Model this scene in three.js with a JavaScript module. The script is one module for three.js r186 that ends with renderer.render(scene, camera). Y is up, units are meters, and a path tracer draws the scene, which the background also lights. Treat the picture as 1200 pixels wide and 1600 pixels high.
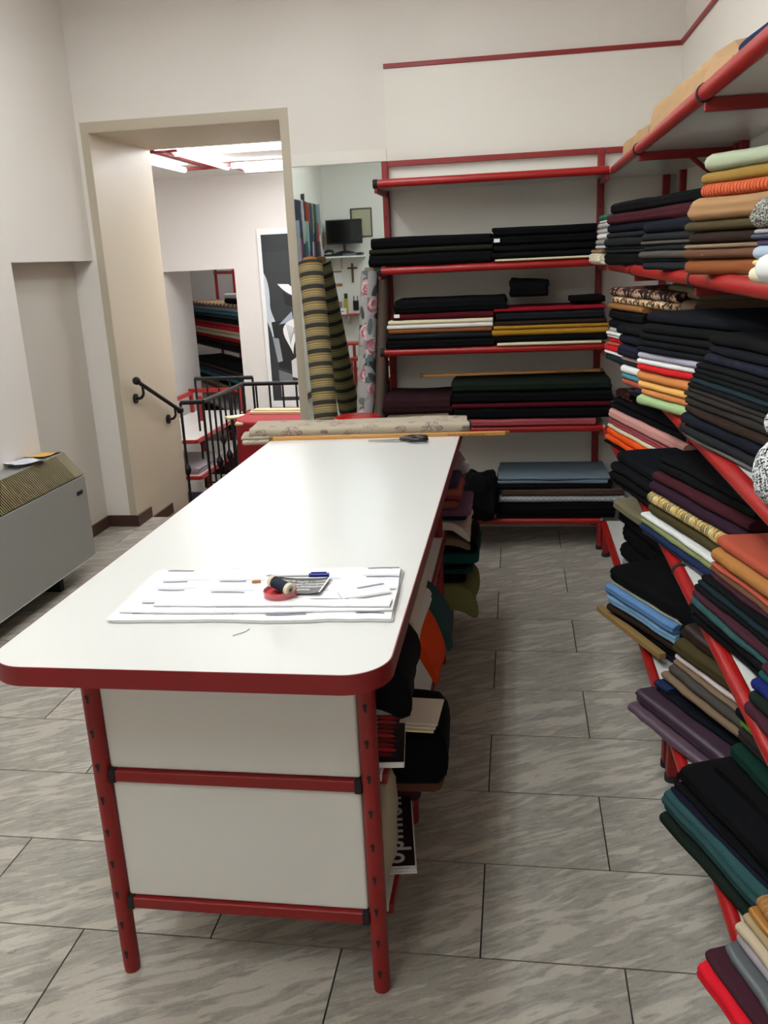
import * as THREE from 'three';
import { RectAreaLightUniformsLib } from 'three/addons/lights/RectAreaLightUniformsLib.js';
import { mergeGeometries } from 'three/addons/utils/BufferGeometryUtils.js';
import { RoundedBoxGeometry } from 'three/addons/geometries/RoundedBoxGeometry.js';

// ------------------------------------------------------------------ camera, lights, exposure
const scene = new THREE.Scene();
scene.background = new THREE.Color(0x000000);
const camera = new THREE.PerspectiveCamera(2 * Math.atan(800 / 1365) * 180 / Math.PI, 1200 / 1600, 0.05, 60);
camera.position.set(0, 1.6, 0);
camera.rotation.order = 'YXZ';
camera.rotation.set(-16.14 * Math.PI / 180, 9.0 * Math.PI / 180, -2.67 * Math.PI / 180);
const renderer = new THREE.WebGLRenderer({ antialias: true });
renderer.toneMapping = THREE.LinearToneMapping;
renderer.toneMappingExposure = 1.0;
renderer.shadowMap.enabled = true;
RectAreaLightUniformsLib.init();
const LAMP_MAIN = 10.5, LAMP_SECOND = 19, LAMP_LOWER = 9;      // radiance of the fluorescent tubes' area lights
const LAMP_COLOR = 0xedfbff, LAMP_COLOR_2 = 0xf2faff;
// fluorescent fixtures: [x, y, z, length, along 'x' or 'z', radiance]
const FIXTURES_MAIN = [[-0.72, 3.0, -3.5, 1.5, 'z', 1.1], [-0.72, 3.0, -1.9, 1.5, 'z', 1.1], [-1.5, 3.0, -3.5, 1.5, 'z', 0.8], [-1.5, 3.0, -1.9, 1.5, 'z', 0.8], [-0.72, 3.0, -0.1, 1.5, 'z', 1.75], [-1.5, 3.0, -0.1, 1.5, 'z', 1.1]];
const FIXTURES_SECOND = [[-1.85, 2.445, -6.66, 1.5, 'x', 1], [-1.85, 2.445, -8.15, 1.3, 'x', 1], [-2.74, 2.445, -7.42, 1.3, 'z', 1], [-0.95, 2.445, -7.42, 1.3, 'z', 1]];

// ------------------------------------------------------------------ helpers
const used = {};
const numbered = n => { const k = used[n] = (used[n] ?? -1) + 1; return k ? n + '_' + String(k).padStart(3, '0') : n; };
const V = (x, y, z) => new THREE.Vector3(x, y, z);
const R = d => d * Math.PI / 180;
function rng(seed) { let a = (seed * 2654435761) >>> 0 || 1; return () => { a |= 0; a = a + 0x6D2B79F5 | 0; let t = Math.imul(a ^ a >>> 15, 1 | a); t = t + Math.imul(t ^ t >>> 7, 61 | t) ^ t; return ((t ^ t >>> 14) >>> 0) / 4294967296; }; }
const hash2 = (x, y, s) => { let h = Math.imul(x, 374761393) ^ Math.imul(y, 668265263) ^ Math.imul(s, 974634611); h = Math.imul(h ^ h >>> 13, 1274126177); return ((h ^ h >>> 16) >>> 0) / 4294967296; };
function noise(x, y, s) {
  const xi = Math.floor(x), yi = Math.floor(y), fx = x - xi, fy = y - yi, u = fx * fx * (3 - 2 * fx), v = fy * fy * (3 - 2 * fy);
  const a = hash2(xi, yi, s), b = hash2(xi + 1, yi, s), c = hash2(xi, yi + 1, s), d = hash2(xi + 1, yi + 1, s);
  return (a + (b - a) * u + (c - a) * v + (a - b - c + d) * u * v) * 2 - 1;
}
function fbm(x, y, s, o = 4) { let t = 0, a = 0.5; for (let i = 0; i < o; i++) { t += a * noise(x, y, s + i); x *= 2.03; y *= 2.03; a *= 0.5; } return t; }
const shadow = m => { m.castShadow = true; m.receiveShadow = true; return m; };
function tag(o, label, category, group, kind) {
  if (label) o.userData.label = label; if (category) o.userData.category = category; if (group) o.userData.group = group; if (kind) o.userData.kind = kind; return o;
}
function obj(name, geo, m, parent) {
  const g = Array.isArray(geo) ? mergeGeometries(geo.map(q => { const n = q.index ? q.toNonIndexed() : q.clone(); for (const k of Object.keys(n.attributes)) if (!['position', 'normal', 'uv'].includes(k)) n.deleteAttribute(k); return n; })) : geo;
  const o = shadow(new THREE.Mesh(g, m)); o.name = parent ? name : numbered(name); (parent || scene).add(o); return o;
}
function thing(name, label, category, [x, y, z] = [0, 0, 0], turn = 0, group) {
  const o = new THREE.Group(); o.name = numbered(name); scene.add(o); o.position.set(x, y, z); o.rotation.y = turn; return tag(o, label, category, group);
}
function struct(name, geo, m, label, parent) { const o = obj(name, geo, m, parent); if (!parent) tag(o, label, null, null, 'structure'); return o; }
// box with uv in metres
function box(x0, x1, y0, y1, z0, z1) {
  const g = new THREE.BoxGeometry(x1 - x0, y1 - y0, z1 - z0); g.translate((x0 + x1) / 2, (y0 + y1) / 2, (z0 + z1) / 2); return metreUV(g);
}
function metreUV(g) {
  const p = g.attributes.position, n = g.attributes.normal, uv = new Float32Array(p.count * 2);
  for (let i = 0; i < p.count; i++) {
    const ax = Math.abs(n.getX(i)), ay = Math.abs(n.getY(i)), az = Math.abs(n.getZ(i));
    if (ay >= ax && ay >= az) { uv[2 * i] = p.getX(i); uv[2 * i + 1] = -p.getZ(i); } else if (ax >= az) { uv[2 * i] = p.getZ(i); uv[2 * i + 1] = p.getY(i); } else { uv[2 * i] = p.getX(i); uv[2 * i + 1] = p.getY(i); }
  }
  g.setAttribute('uv', new THREE.BufferAttribute(uv, 2)); return g;
}
function rbox(x0, x1, y0, y1, z0, z1, r = 0.004, s = 2) {
  const g = new RoundedBoxGeometry(x1 - x0, y1 - y0, z1 - z0, s, Math.min(r, (x1 - x0) / 2.01, (y1 - y0) / 2.01, (z1 - z0) / 2.01)); g.translate((x0 + x1) / 2, (y0 + y1) / 2, (z0 + z1) / 2); return metreUV(g);
}
function rod(a, b, r, n = 14, r2 = r) {
  const d = V(...b).sub(V(...a)), L = d.length(), g = new THREE.CylinderGeometry(r2, r, L, n, 1);
  g.translate(0, L / 2, 0); g.applyQuaternion(new THREE.Quaternion().setFromUnitVectors(V(0, 1, 0), d.normalize())); g.translate(...a); return g;
}
function pipe(pts, r, seg = 24, n = 8) { return new THREE.TubeGeometry(new THREE.CatmullRomCurve3(pts.map(p => V(...p)), false, 'catmullrom', 0.3), seg, r, n); }
function lathe(prof, n = 24) { return new THREE.LatheGeometry(prof.map(p => new THREE.Vector2(p[0], p[1])), n); }
const ball = (x, y, z, r) => { const g = new THREE.SphereGeometry(r, 14, 10); g.translate(x, y, z); return g; };
function canvasTex(w, h, draw, sx, sy) {
  const c = document.createElement('canvas'); c.width = w; c.height = h; draw(c.getContext('2d'), w, h);
  const t = new THREE.CanvasTexture(c); t.colorSpace = THREE.SRGBColorSpace; t.magFilter = THREE.LinearFilter;
  if (sx) { t.wrapS = t.wrapT = THREE.RepeatWrapping; t.repeat.set(1 / sx, 1 / sy); } return t;
}
function dataTex(w, h, f, srgb, sx, sy) {
  const d = new Uint8Array(w * h * 4);
  for (let y = 0; y < h; y++) for (let x = 0; x < w; x++) { const c = f(x / w, y / h, x, y), i = 4 * (y * w + x); d[i] = c[0]; d[i + 1] = c[1]; d[i + 2] = c[2]; d[i + 3] = 255; }
  const t = new THREE.DataTexture(d, w, h); t.magFilter = THREE.LinearFilter; t.minFilter = THREE.LinearFilter; if (srgb) t.colorSpace = THREE.SRGBColorSpace;
  t.wrapS = t.wrapT = THREE.RepeatWrapping; if (sx) t.repeat.set(1 / sx, 1 / sy); t.needsUpdate = true; return t;
}
const mix = (a, b, t) => a + (b - a) * t, clamp = (x, a = 0, b = 1) => Math.min(b, Math.max(a, x)), sstep = (a, b, x) => { const t = clamp((x - a) / (b - a)); return t * t * (3 - 2 * t); };
const std = (hex, rough = 0.6, o = {}) => new THREE.MeshStandardMaterial({ color: hex, roughness: rough, ...o });

// ------------------------------------------------------------------ materials of the place
const plasterTex = dataTex(256, 256, (u, v) => { const n = 128 + 70 * fbm(u * 16, v * 16, 5, 4) + 40 * fbm(u * 60, v * 60, 9, 2); return [n, n, n]; }, false, 0.8, 0.8);
const M = {
  wall: std(0xe4dcd4, 0.9, { bumpMap: plasterTex, bumpScale: 0.0012 }),
  wall2: std(0xe8e1da, 0.9, { bumpMap: plasterTex, bumpScale: 0.0012 }),
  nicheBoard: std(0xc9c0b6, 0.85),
  panel: std(0xe6e0d6, 0.55),
  ceiling: std(0xe6e2dc, 0.95),
  beige: std(0xc9bca6, 0.45, { bumpMap: plasterTex, bumpScale: 0.0012 }),
  band: std(0xb9ad99, 0.6),
  skirting: std(0x452a20, 0.5),
  grout: std(0x35322e, 0.95),
  red: std(0x9c1210, 0.33),
  redDull: std(0x84100f, 0.45),
  redEdge: std(0x780e10, 0.45),
  black: std(0x0d0c0c, 0.5),
  rubber: std(0x141313, 0.8),
  laminate: std(0xdad8d3, 0.3),
  panelWhite: std(0xdedbd4, 0.4),
  board: std(0xdcdad4, 0.22),
  iron: std(0x1d1a19, 0.5, { metalness: 0.4 }),
  wood: std(0xc88c48, 0.55),
  paleWood: std(0xe3cfa4, 0.6),
  steel: std(0xb8b8b8, 0.25, { metalness: 1 }),
  white: std(0xf0efec, 0.6),
  kraft: std(0xae8a62, 0.8, { flatShading: true }),
};
// floor tile: grey stone-look porcelain, streaked on the diagonal; the map covers 2 x 1 m
const stoneTex = dataTex(2048, 1024, (u, v) => {
  const x = u * 2, y = v, ca = Math.cos(0.47), sa = Math.sin(0.47), p = x * ca + y * sa, q = -x * sa + y * ca;
  const w = 0.02 * fbm(p * 5, q * 9, 3, 3);
  const bl = fbm(p * 9 + 3, (q + w) * 52, 11, 4), fi = fbm(p * 26, (q + w) * 150, 21, 3), lg = fbm(p * 2.2, q * 5, 31, 3);
  const l = sstep(0.06, 0.26, bl + 0.3 * lg), d = sstep(0.02, 0.4, -fi - 0.3 * bl), l2 = sstep(0.1, 0.4, fbm(p * 14 + 9, (q + w) * 80, 47, 3));
  let g = 156 + 8 * lg + 24 * l + 13 * l2 * (1 - l) - 15 * d * (1 - 0.6 * l) + 5 * noise(x * 300, y * 300, 7);
  const sp = noise(x * 70, y * 70, 77) > 0.965 && noise(x * 9, y * 9, 78) > 0.1 ? 40 : 0; g -= sp;
  return [clamp(g * 1.02, 0, 255), clamp(g * 0.975, 0, 255), clamp(g * 0.905, 0, 255)];
}, true, 2, 1);
const stoneMat = std(0xffffff, 0.42, { map: stoneTex });
// ------------------------------------------------------------------ the room shell
const ZB = -5.15, XL = -2.51, XN = -2.64, XR = 0.85, ZF = 1.62, YC = 3.15, DX0 = -2.44, DX1 = -1.30, DY = 2.375, ZP = -6.04;
const F2 = -0.27, Z2 = -9.2, C2 = 2.49;                     // second room: floor, far wall, ceiling
{
  const floor = struct('floor', [box(XN - 0.14, XR + 0.12, -0.14, -0.0035, ZB, ZF + 0.1), box(DX0, DX1, -0.14, -0.0035, -5.36, ZB)], M.grout, 'grey stone-look tiled floor laid in staggered rows');
  const PZ = 0.3372, PX = 0.667, J = 0.0022;
  const r = rng(12);
  for (let k = -12; k < 11; k++) {
    let z1 = -1.6995 - k * PZ, z0 = z1 - PZ;                 // row between two long joints
    const xo = ((k % 2 + 2) % 2) ? 0.2445 : -0.0885;
    for (let i = -6; i < 3; i++) {
      let x0 = xo + i * PX, x1 = x0 + PX;
      const a = Math.max(x0 + J, XN), b = Math.min(x1 - J, XR), c = Math.max(z0 + J, ZB), d = Math.min(z1 - J, ZF);
      if (b - a < 0.02 || d - c < 0.02) continue;
      const g = box(a, b, -0.006, 0, c, d), uv = g.attributes.uv, ou = r() * 1.3 - a, ov = r() * 0.65 + d;
      const fl = r() < 0.35;
      for (let q = 0; q < uv.count; q++) { let uu = uv.getX(q) + ou, vv = uv.getY(q) + ov; if (fl) { uu = -uu; vv = -vv; } uv.setXY(q, uu, vv); }
      obj('tile', g, stoneMat, floor);
    }
  }
  const th = box(DX0, DX1, -0.006, 0, -5.356, ZB - 0.002); obj('tile', th, stoneMat, floor);

  // left wall with its recess, back wall with the passage, right wall, wall behind the camera
  struct('wall_left', [box(XN, XL, 0, YC, -4.25, ZF), box(XN, XL, 1.667, YC, ZB, -4.25)], M.wall, 'off-white plastered left wall with a low recess');
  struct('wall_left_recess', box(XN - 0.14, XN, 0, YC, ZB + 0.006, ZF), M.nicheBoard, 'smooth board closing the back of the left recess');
  struct('wall_back', [box(XN - 0.14, DX0, -1.4, YC, ZP, ZB), box(DX1, XR + 0.12, -0.3, YC, ZP, ZB), box(DX0, DX1, DY, YC, ZP, ZB)], M.wall, 'off-white back wall with a deep passage opening');
  struct('wall_right', box(XR + 0.008, XR + 0.12, 0, YC, ZB, ZF), M.wall, 'white right wall behind the fabric shelves');
  struct('wall_behind', box(XN - 0.14, XR + 0.12, 0, YC, ZF, ZF + 0.12), M.wall2, 'white wall seen only in the mirror');
  struct('ceiling', box(XN - 0.14, XR + 0.12, YC, YC + 0.12, ZB, ZF + 0.12), M.ceiling, 'white ceiling over the shop');
  struct('wall_panel', box(-0.705, XR + 0.008, 0.0, 2.585, ZB, ZB + 0.012), M.panel, 'pale laminate panel covering the back wall behind the shelves');
  struct('wall_panel', box(XR - 0.004, XR + 0.008, 0, 2.585, ZB + 0.012, ZF), M.panel, 'pale laminate panel covering the right wall');
  struct('trim_1', rbox(-0.705, XR - 0.004, 2.582, 2.606, ZB + 0.0, ZB + 0.02, 0.002), M.redDull, 'thin red strip capping the back wall panel');
  struct('trim_2', rbox(XR - 0.016, XR + 0.008, 2.582, 2.606, ZB + 0.02, ZF, 0.002), M.redDull, 'thin red strip capping the right wall panel');
  // painted frame and reveals of the passage
  const e = 0.003;
  struct('trim_3', [box(DX0 - 0.045, DX0, 0.075, DY + 0.055, ZB, ZB + e), box(DX1, DX1 + 0.048, 0, DY + 0.055, ZB, ZB + e), box(DX0, DX1, DY, DY + 0.055, ZB, ZB + e)], M.band, 'beige painted band around the passage opening');
  struct('wall_passage', [box(DX0, DX0 + e, F2, DY, ZP, ZB), box(DX1 - e, DX1, F2, DY, ZP, ZB), box(DX0, DX1, DY - e, DY, ZP, ZB)], M.beige, 'glossy beige painted reveals and soffit of the passage');
  struct('baseboard_left', [rbox(XN, XN + 0.012, 0, 0.075, ZB, -4.25), rbox(XL, XL + 0.012, 0, 0.075, -4.25, ZF)], M.skirting, 'dark brown skirting along the left wall and recess');
  struct('baseboard_back', [rbox(XN + 0.012, DX0, 0, 0.075, ZB, ZB + 0.012), rbox(DX0 + e, DX0 + 0.015, 0, 0.075, -5.36, ZB + 0.012), rbox(DX0 + e, DX0 + 0.015, -0.075, 0.0, -5.72, -5.36)], M.skirting, 'dark brown skirting stepping into the passage');
  struct('step', [box(DX0, DX1, F2 - 0.1, -0.135, -5.72, -5.36), box(DX0, DX1, F2 - 0.2, F2, ZP, -5.72)], M.grout, 'dark step leading down into the passage');

  // second room, stairwell and lower store
  struct('floor_second_room', box(-2.28, -0.5, F2 - 0.12, F2, Z2, ZP), stoneMat, 'floor of the second room behind the passage');
  struct('floor_stairwell', box(-6.2, -2.28, -1.42, -1.3, -13, ZP), M.grout, 'floor at the bottom of the stairwell');
  struct('wall_stairwell', box(-2.34, -2.28, -1.3, F2 - 0.12, Z2, ZP), M.wall2, 'white side of the stairwell under the landing');
  struct('wall_second_left', box(-4.72, -4.6, -1.3, C2, Z2, ZP), M.wall2, 'white left wall of the second room');
  struct('wall_second_front', box(-4.6, XN - 0.14, -1.4, C2, ZP - 0.1, ZP), M.wall2, 'white wall beside the passage in the second room');
  struct('wall_second_right', box(-0.5, -0.38, F2, C2, Z2, ZP), M.wall2, 'white right wall of the second room');
  struct('ceiling_second_room', box(-4.72, -0.38, C2, C2 + 0.1, Z2, ZP), M.ceiling, 'white ceiling of the second room');
  struct('wall_second_far', [box(-4.72, -3.73, -1.3, C2, Z2 - 0.3, Z2), box(-2.93, -0.38, -1.3, C2, Z2 - 0.3, Z2), box(-3.73, -2.93, 1.571, C2, Z2 - 0.3, Z2)], M.wall2, 'white far wall of the second room with a low opening');
  struct('wall_store', [box(-3.85, -3.73, -1.3, 2.2, -10.04, Z2 - 0.3), box(-6.2, -3.85, -1.3, 2.2, -10.04, -9.92), box(-6.2, -1.9, -1.3, 2.2, -13, -12.9), box(-2.0, -1.9, -1.3, 2.2, -12.9, Z2 - 0.3), box(-6.2, -6.1, -1.3, 2.2, -12.9, -10.04)], M.wall2, 'white walls of the store beyond the low opening');
  struct('ceiling_store', box(-6.2, -1.9, 2.2, 2.3, -13, Z2 - 0.3), M.ceiling, 'white ceiling of the store beyond the low opening');
}
// ------------------------------------------------------------------ fluorescent fixtures
const tubeMat = new THREE.MeshStandardMaterial({ color: 0xffffff, emissive: 0xfff4f6, emissiveIntensity: 3.2, roughness: 0.5 });
function fixture([x, y, z, L, ax, k = 1], label, rad, color, ceilingY, sp = 0.045) {
  const radiance = rad * k;
  const t = thing('fluorescent_lamp', label, 'lamp', [x, y, z], ax === 'x' ? 0 : Math.PI / 2, 'fluorescent lamps');
  obj('housing', rbox(-L / 2, L / 2, 0.012, 0.04, -0.03, 0.03, 0.005), M.redDull, t);
  for (const s of [-1, 1]) {
    obj('lamp_tube', rod([-L / 2 + 0.03, 0, s * sp], [L / 2 - 0.03, 0, s * sp], sp > 0.1 ? 0.024 : 0.019, 14), tubeMat, t);
    obj('lamp_holder', rbox(s * L / 2 - 0.016, s * L / 2 + 0.016, -0.004, 0.026, -sp - 0.026, sp + 0.026, 0.006), M.redDull, t);
  }
  if (ceilingY - y > 0.06) for (const s of [-1, 1]) obj('hanger', rod([s * L * 0.35, 0.04, 0], [s * L * 0.35, ceilingY - y, 0], 0.006, 8), M.redDull, t);
  else obj('hanger', rod([0, 0.04, 0], [0, ceilingY - y, 0], 0.02, 10), M.redDull, t);
  // bare tubes shine all round: one area light in front of each side of the pair
  for (const [rx, py, pz, w] of [[-Math.PI / 2, -0.026, sp, 0.05], [-Math.PI / 2, -0.026, -sp, 0.05], [0, 0, sp + 0.032, 0.04], [Math.PI, 0, -sp - 0.032, 0.04], [Math.PI / 2, 0.046, sp, 0.05], [Math.PI / 2, 0.046, -sp, 0.05]]) {
    const l = new THREE.RectAreaLight(color, radiance * (w === 0.04 ? 3 : rx > 0 ? 1.17 : 1.3), L - 0.06, w); l.position.set(0, py, pz); l.rotation.x = rx; l.name = 'tube_light'; t.add(l);
  }
}
FIXTURES_MAIN.forEach((f, i) => fixture(f, ['twin fluorescent lamp hung above the far half of the cutting table', 'twin fluorescent lamp hung above the near end of the cutting table', 'twin fluorescent lamp hung between the heater and the far half of the table', 'twin fluorescent lamp hung left of the near half of the cutting table', 'twin fluorescent lamp hung right of another nearest the television wall', 'twin fluorescent lamp hung by the left wall nearest the television wall'][i], LAMP_MAIN, LAMP_COLOR, YC));
FIXTURES_SECOND.forEach((f, i) => fixture(f, ['pair of lit fluorescent tubes nearest the passage opening', 'pair of lit fluorescent tubes furthest from the passage opening', 'pair of lit fluorescent tubes running away at the left of the second room', 'pair of fluorescent tubes hidden behind the passage wall'][i], LAMP_SECOND, LAMP_COLOR_2, C2, 0.2));
fixture([-3.5, 2.05, -11.2, 1.2, 'x'], 'fluorescent lamp in the store beyond the low opening', LAMP_LOWER, LAMP_COLOR_2, 2.2);
const RIGHT_STACKS = [
{"d":"the narrow pale corner stack","r":4,"L":0.3,"p":[[0.345,-4.5,1.53,1.5812,"creamcheck"],[0.359,-4.5,1.5812,1.5983,"tanplaid"],[0.374,-4.5,1.5983,1.6154,"greycheck"],[0.376,-4.5,1.6154,1.6418,"grey"],[0.385,-4.5,1.6418,1.6679,"white"],[0.384,-4.5,1.6679,1.6913,"greycheck"],[0.384,-4.5,1.6913,1.7147,"greystripe"],[0.392,-4.5,1.7147,1.7259,"pinkwhite"],[0.392,-4.5,1.7259,1.752,"teal"]]},
{"d":"the burgundy-topped far stack, second right shelf","r":14,"L":0.62,"p":[[0.379,-4.12,1.53,1.5799,"black"],[0.384,-4.12,1.5799,1.5933,"charcoal"],[0.384,-4.12,1.5933,1.6041,"black"],[0.386,-4.12,1.6041,1.6417,"charcoal"],[0.393,-4.12,1.6417,1.6628,"charcoal"],[0.395,-4.12,1.6628,1.6975,"navy"],[0.389,-4.12,1.6975,1.7403,"burgundy",{"L":0.9}],[0.402,-4.12,1.7403,1.7846,"black",{"L":0.95}]]},
{"d":"the middle charcoal stack, second right shelf","r":14,"L":0.52,"p":[[0.396,-2.98,1.53,1.5546,"charcoal"],[0.398,-2.98,1.5546,1.5643,"navy"],[0.385,-2.98,1.5643,1.5863,"greybrown"],[0.394,-2.98,1.5863,1.6054,"dotblack"],[0.39,-2.98,1.6054,1.6153,"greybrown"],[0.389,-2.98,1.6153,1.6385,"charcoal"],[0.392,-2.98,1.6385,1.6749,"navy"]]},
{"d":"the camel and coral stack","r":26,"L":0.5,"p":[[0.399,-2.27,1.53,1.5671,"rust"],[0.393,-2.27,1.5671,1.5895,"brown"],[0.399,-2.27,1.5895,1.5995,"taupe"],[0.402,-2.27,1.5995,1.6286,"darkbrown"],[0.402,-2.27,1.6286,1.6504,"olive"],[0.403,-2.27,1.6504,1.7022,"camel"],[0.424,-2.27,1.7022,1.7323,"coralcord"],[0.43,-2.27,1.7323,1.7601,"mustard"],[0.431,-2.27,1.7601,1.7978,"sage"]]},
{"d":"the tweed and pastel stack","r":20,"L":0.5,"p":[[0.403,-1.66,1.53,1.5602,"cream"],[0.409,-1.66,1.5602,1.5697,"yellow"],[0.402,-1.66,1.5697,1.5924,"paleblue"],[0.405,-1.66,1.5924,1.6039,"purple"],[0.405,-1.66,1.6039,1.6119,"slate"],[0.406,-1.66,1.6119,1.6199,"greylilac"],[0.394,-1.66,1.6199,1.6737,"tweed"]]},
{"d":"the floral-topped far stack, third right shelf","r":12,"L":0.42,"p":[[0.382,-4.009,1.13,1.1609,"blackteal"],[0.381,-4.009,1.1609,1.1722,"white"],[0.384,-4.009,1.1722,1.1945,"red"],[0.394,-4.009,1.1945,1.2081,"coral"],[0.405,-4.009,1.2081,1.2272,"red"],[0.396,-4.009,1.2272,1.2386,"pinkwhite"],[0.396,-4.009,1.2386,1.2524,"white"],[0.401,-4.009,1.2524,1.2688,"greystripe"],[0.4,-4.009,1.2688,1.3046,"black"],[0.397,-4.009,1.3046,1.3486,"black"],[0.393,-4.009,1.3486,1.3732,"tan"],[0.403,-4.009,1.3732,1.4027,"creamfloral",{"L":0.75}],[0.4,-4.009,1.4027,1.4379,"brownfloral",{"L":0.75}]]},
{"d":"the turquoise and white stack","r":14,"L":0.44,"p":[[0.374,-3.266,1.13,1.1486,"coral"],[0.372,-3.266,1.1486,1.1694,"turquoise"],[0.369,-3.266,1.1694,1.1949,"white"],[0.379,-3.266,1.1949,1.2029,"maroon"],[0.372,-3.266,1.2029,1.2131,"blackteal"],[0.372,-3.266,1.2131,1.2268,"dustypink"],[0.353,-3.266,1.2268,1.2729,"indigo"],[0.361,-3.266,1.2729,1.3088,"navy"],[0.356,-3.266,1.3088,1.336,"black"]]},
{"d":"the orange and green stack","r":21,"L":0.42,"p":[[0.369,-2.786,1.13,1.1622,"limegreen"],[0.376,-2.786,1.1622,1.1839,"orange"],[0.37,-2.786,1.1839,1.2058,"amber"],[0.363,-2.786,1.2058,1.2394,"orange"],[0.362,-2.786,1.2394,1.259,"red"],[0.365,-2.786,1.259,1.2745,"white"],[0.367,-2.786,1.2745,1.2958,"lavender"],[0.36,-2.786,1.2958,1.3115,"navyblack"],[0.365,-2.786,1.3115,1.3306,"black"],[0.368,-2.786,1.3306,1.3497,"black",{"L":0.6}],[0.377,-2.786,1.3497,1.378,"black",{"L":0.6}],[0.389,-2.786,1.378,1.4117,"navyblack",{"L":0.6}]]},
{"d":"the charcoal and brown stack","r":11,"L":0.62,"p":[[0.42,-2.284,1.13,1.14,"midgrey"],[0.415,-2.284,1.14,1.1633,"charcoal"],[0.415,-2.284,1.1633,1.1945,"navy"],[0.415,-2.284,1.1945,1.2141,"darkbrown"],[0.417,-2.284,1.2141,1.2368,"charcoalbrown"],[0.418,-2.284,1.2368,1.2481,"charcoalbrown"],[0.424,-2.284,1.2481,1.2577,"charcoalbrown"],[0.428,-2.284,1.2577,1.2688,"black"],[0.434,-2.284,1.2688,1.2799,"blackteal"],[0.439,-2.284,1.2799,1.2926,"black"],[0.442,-2.284,1.2926,1.3052,"black"],[0.444,-2.284,1.3052,1.3179,"black"],[0.458,-2.284,1.3179,1.3396,"navyjacquard"],[0.468,-2.284,1.3396,1.3613,"navyblack"],[0.474,-2.284,1.3613,1.3891,"black"]]},
{"d":"the pink and orange stack","r":13,"L":0.6,"p":[[0.42,-4.3,0.7,0.708,"black"],[0.422,-4.3,0.708,0.7368,"brightorange"],[0.428,-4.3,0.7368,0.7684,"brightorange",{"L":0.7}],[0.433,-4.3,0.7684,0.7872,"cream",{"L":0.85}],[0.439,-4.3,0.7872,0.8028,"rose",{"L":0.85}],[0.441,-4.3,0.8028,0.8121,"rose",{"L":0.85}],[0.434,-4.3,0.8121,0.8654,"pink",{"L":0.9}],[0.445,-4.3,0.8654,0.89,"black",{"L":0.95}],[0.454,-4.3,0.89,0.9145,"black",{"L":0.95}],[0.465,-4.3,0.9145,0.9544,"maroonpattern",{"L":0.2}],[0.506,-4.1,0.9544,0.9683,"blackteal",{"L":0.75}],[0.522,-4.05,0.9683,0.9928,"purple",{"L":0.7}]]},
{"d":"the all-black stack, fourth right shelf","r":14,"L":0.5,"p":[[0.384,-3.45,0.7,0.708,"black"],[0.371,-3.45,0.708,0.7293,"black"],[0.365,-3.45,0.7293,0.7607,"black"],[0.364,-3.45,0.7607,0.7969,"black"],[0.385,-3.45,0.7969,0.8379,"navyblack",{"L":0.55}]]},
{"d":"the burgundy and gold stack","r":15.5,"L":0.58,"p":[[0.404,-2.825,0.7,0.7132,"slate"],[0.395,-2.825,0.7132,0.733,"navyblue"],[0.399,-2.825,0.733,0.7527,"leafgreen"],[0.402,-2.825,0.7527,0.7701,"white"],[0.415,-2.825,0.7701,0.8026,"darkolive"],[0.416,-2.825,0.8026,0.8413,"goldpattern"],[0.422,-2.825,0.8413,0.8755,"plum"],[0.433,-2.825,0.8755,0.9072,"burgundy"],[0.448,-2.825,0.9072,0.9366,"black"],[0.455,-2.825,0.9366,0.9574,"black"]]},
{"d":"the coral and ochre topped stack","r":13.5,"L":0.62,"p":[[0.43,-2.092,0.7,0.7309,"black"],[0.42,-2.092,0.7309,0.7511,"black"],[0.42,-2.092,0.7511,0.7698,"tealgrey"],[0.424,-2.092,0.7698,0.7867,"maroon"],[0.432,-2.092,0.7867,0.8002,"black"],[0.436,-2.092,0.8002,0.812,"blackteal"],[0.443,-2.092,0.812,0.8254,"black"],[0.457,-2.092,0.8254,0.8355,"maroon"],[0.461,-2.092,0.8355,0.8487,"brown"],[0.465,-2.092,0.8487,0.8603,"coral"],[0.466,-2.092,0.8603,0.8963,"ochre"],[0.476,-2.092,0.8963,0.9272,"coral"]]},
{"d":"the royal blue near stack","r":13,"L":0.5,"p":[[0.439,-1.63,0.7,0.7342,"maroon"],[0.446,-1.63,0.7342,0.7595,"blackgreen"],[0.45,-1.63,0.7595,0.7845,"royalblue"],[0.461,-1.63,0.7845,0.7986,"deepteal"],[0.466,-1.63,0.7986,0.8192,"maroon"]]},
{"d":"the khaki-topped far bottom pile","r":14,"L":0.5,"p":[[0.478,-3.95,0.18,0.2228,"greylilac"],[0.47,-3.95,0.2228,0.2979,"black"],[0.479,-3.95,0.2979,0.3938,"black"],[0.46,-3.95,0.3938,0.452,"black"],[0.436,-3.95,0.452,0.5068,"khaki",{"L":0.35}]]},
{"d":"the sky blue bottom shelf stack","r":26,"L":0.44,"p":[[0.367,-3.276,0.18,0.2126,"blackplum"],[0.359,-3.276,0.2126,0.2396,"black"],[0.346,-3.276,0.2396,0.2664,"darkbrown"],[0.345,-3.276,0.2664,0.3067,"paleskyblue"],[0.337,-3.276,0.3067,0.3467,"skyblue"],[0.363,-3.276,0.3467,0.3576,"sagegrey"],[0.35,-3.276,0.3576,0.4183,"black",{"L":0.5}]]},
{"d":"the brown and taupe bottom stack","r":22,"L":0.42,"p":[[0.448,-2.591,0.292,0.3141,"taupe"],[0.464,-2.591,0.3141,0.3433,"greybrown"],[0.479,-2.591,0.3433,0.359,"taupe"],[0.49,-2.591,0.359,0.3768,"pinkwhite"],[0.476,-2.591,0.3768,0.4329,"darkolive"],[0.497,-2.591,0.4329,0.4784,"furbrown"]]},
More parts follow.
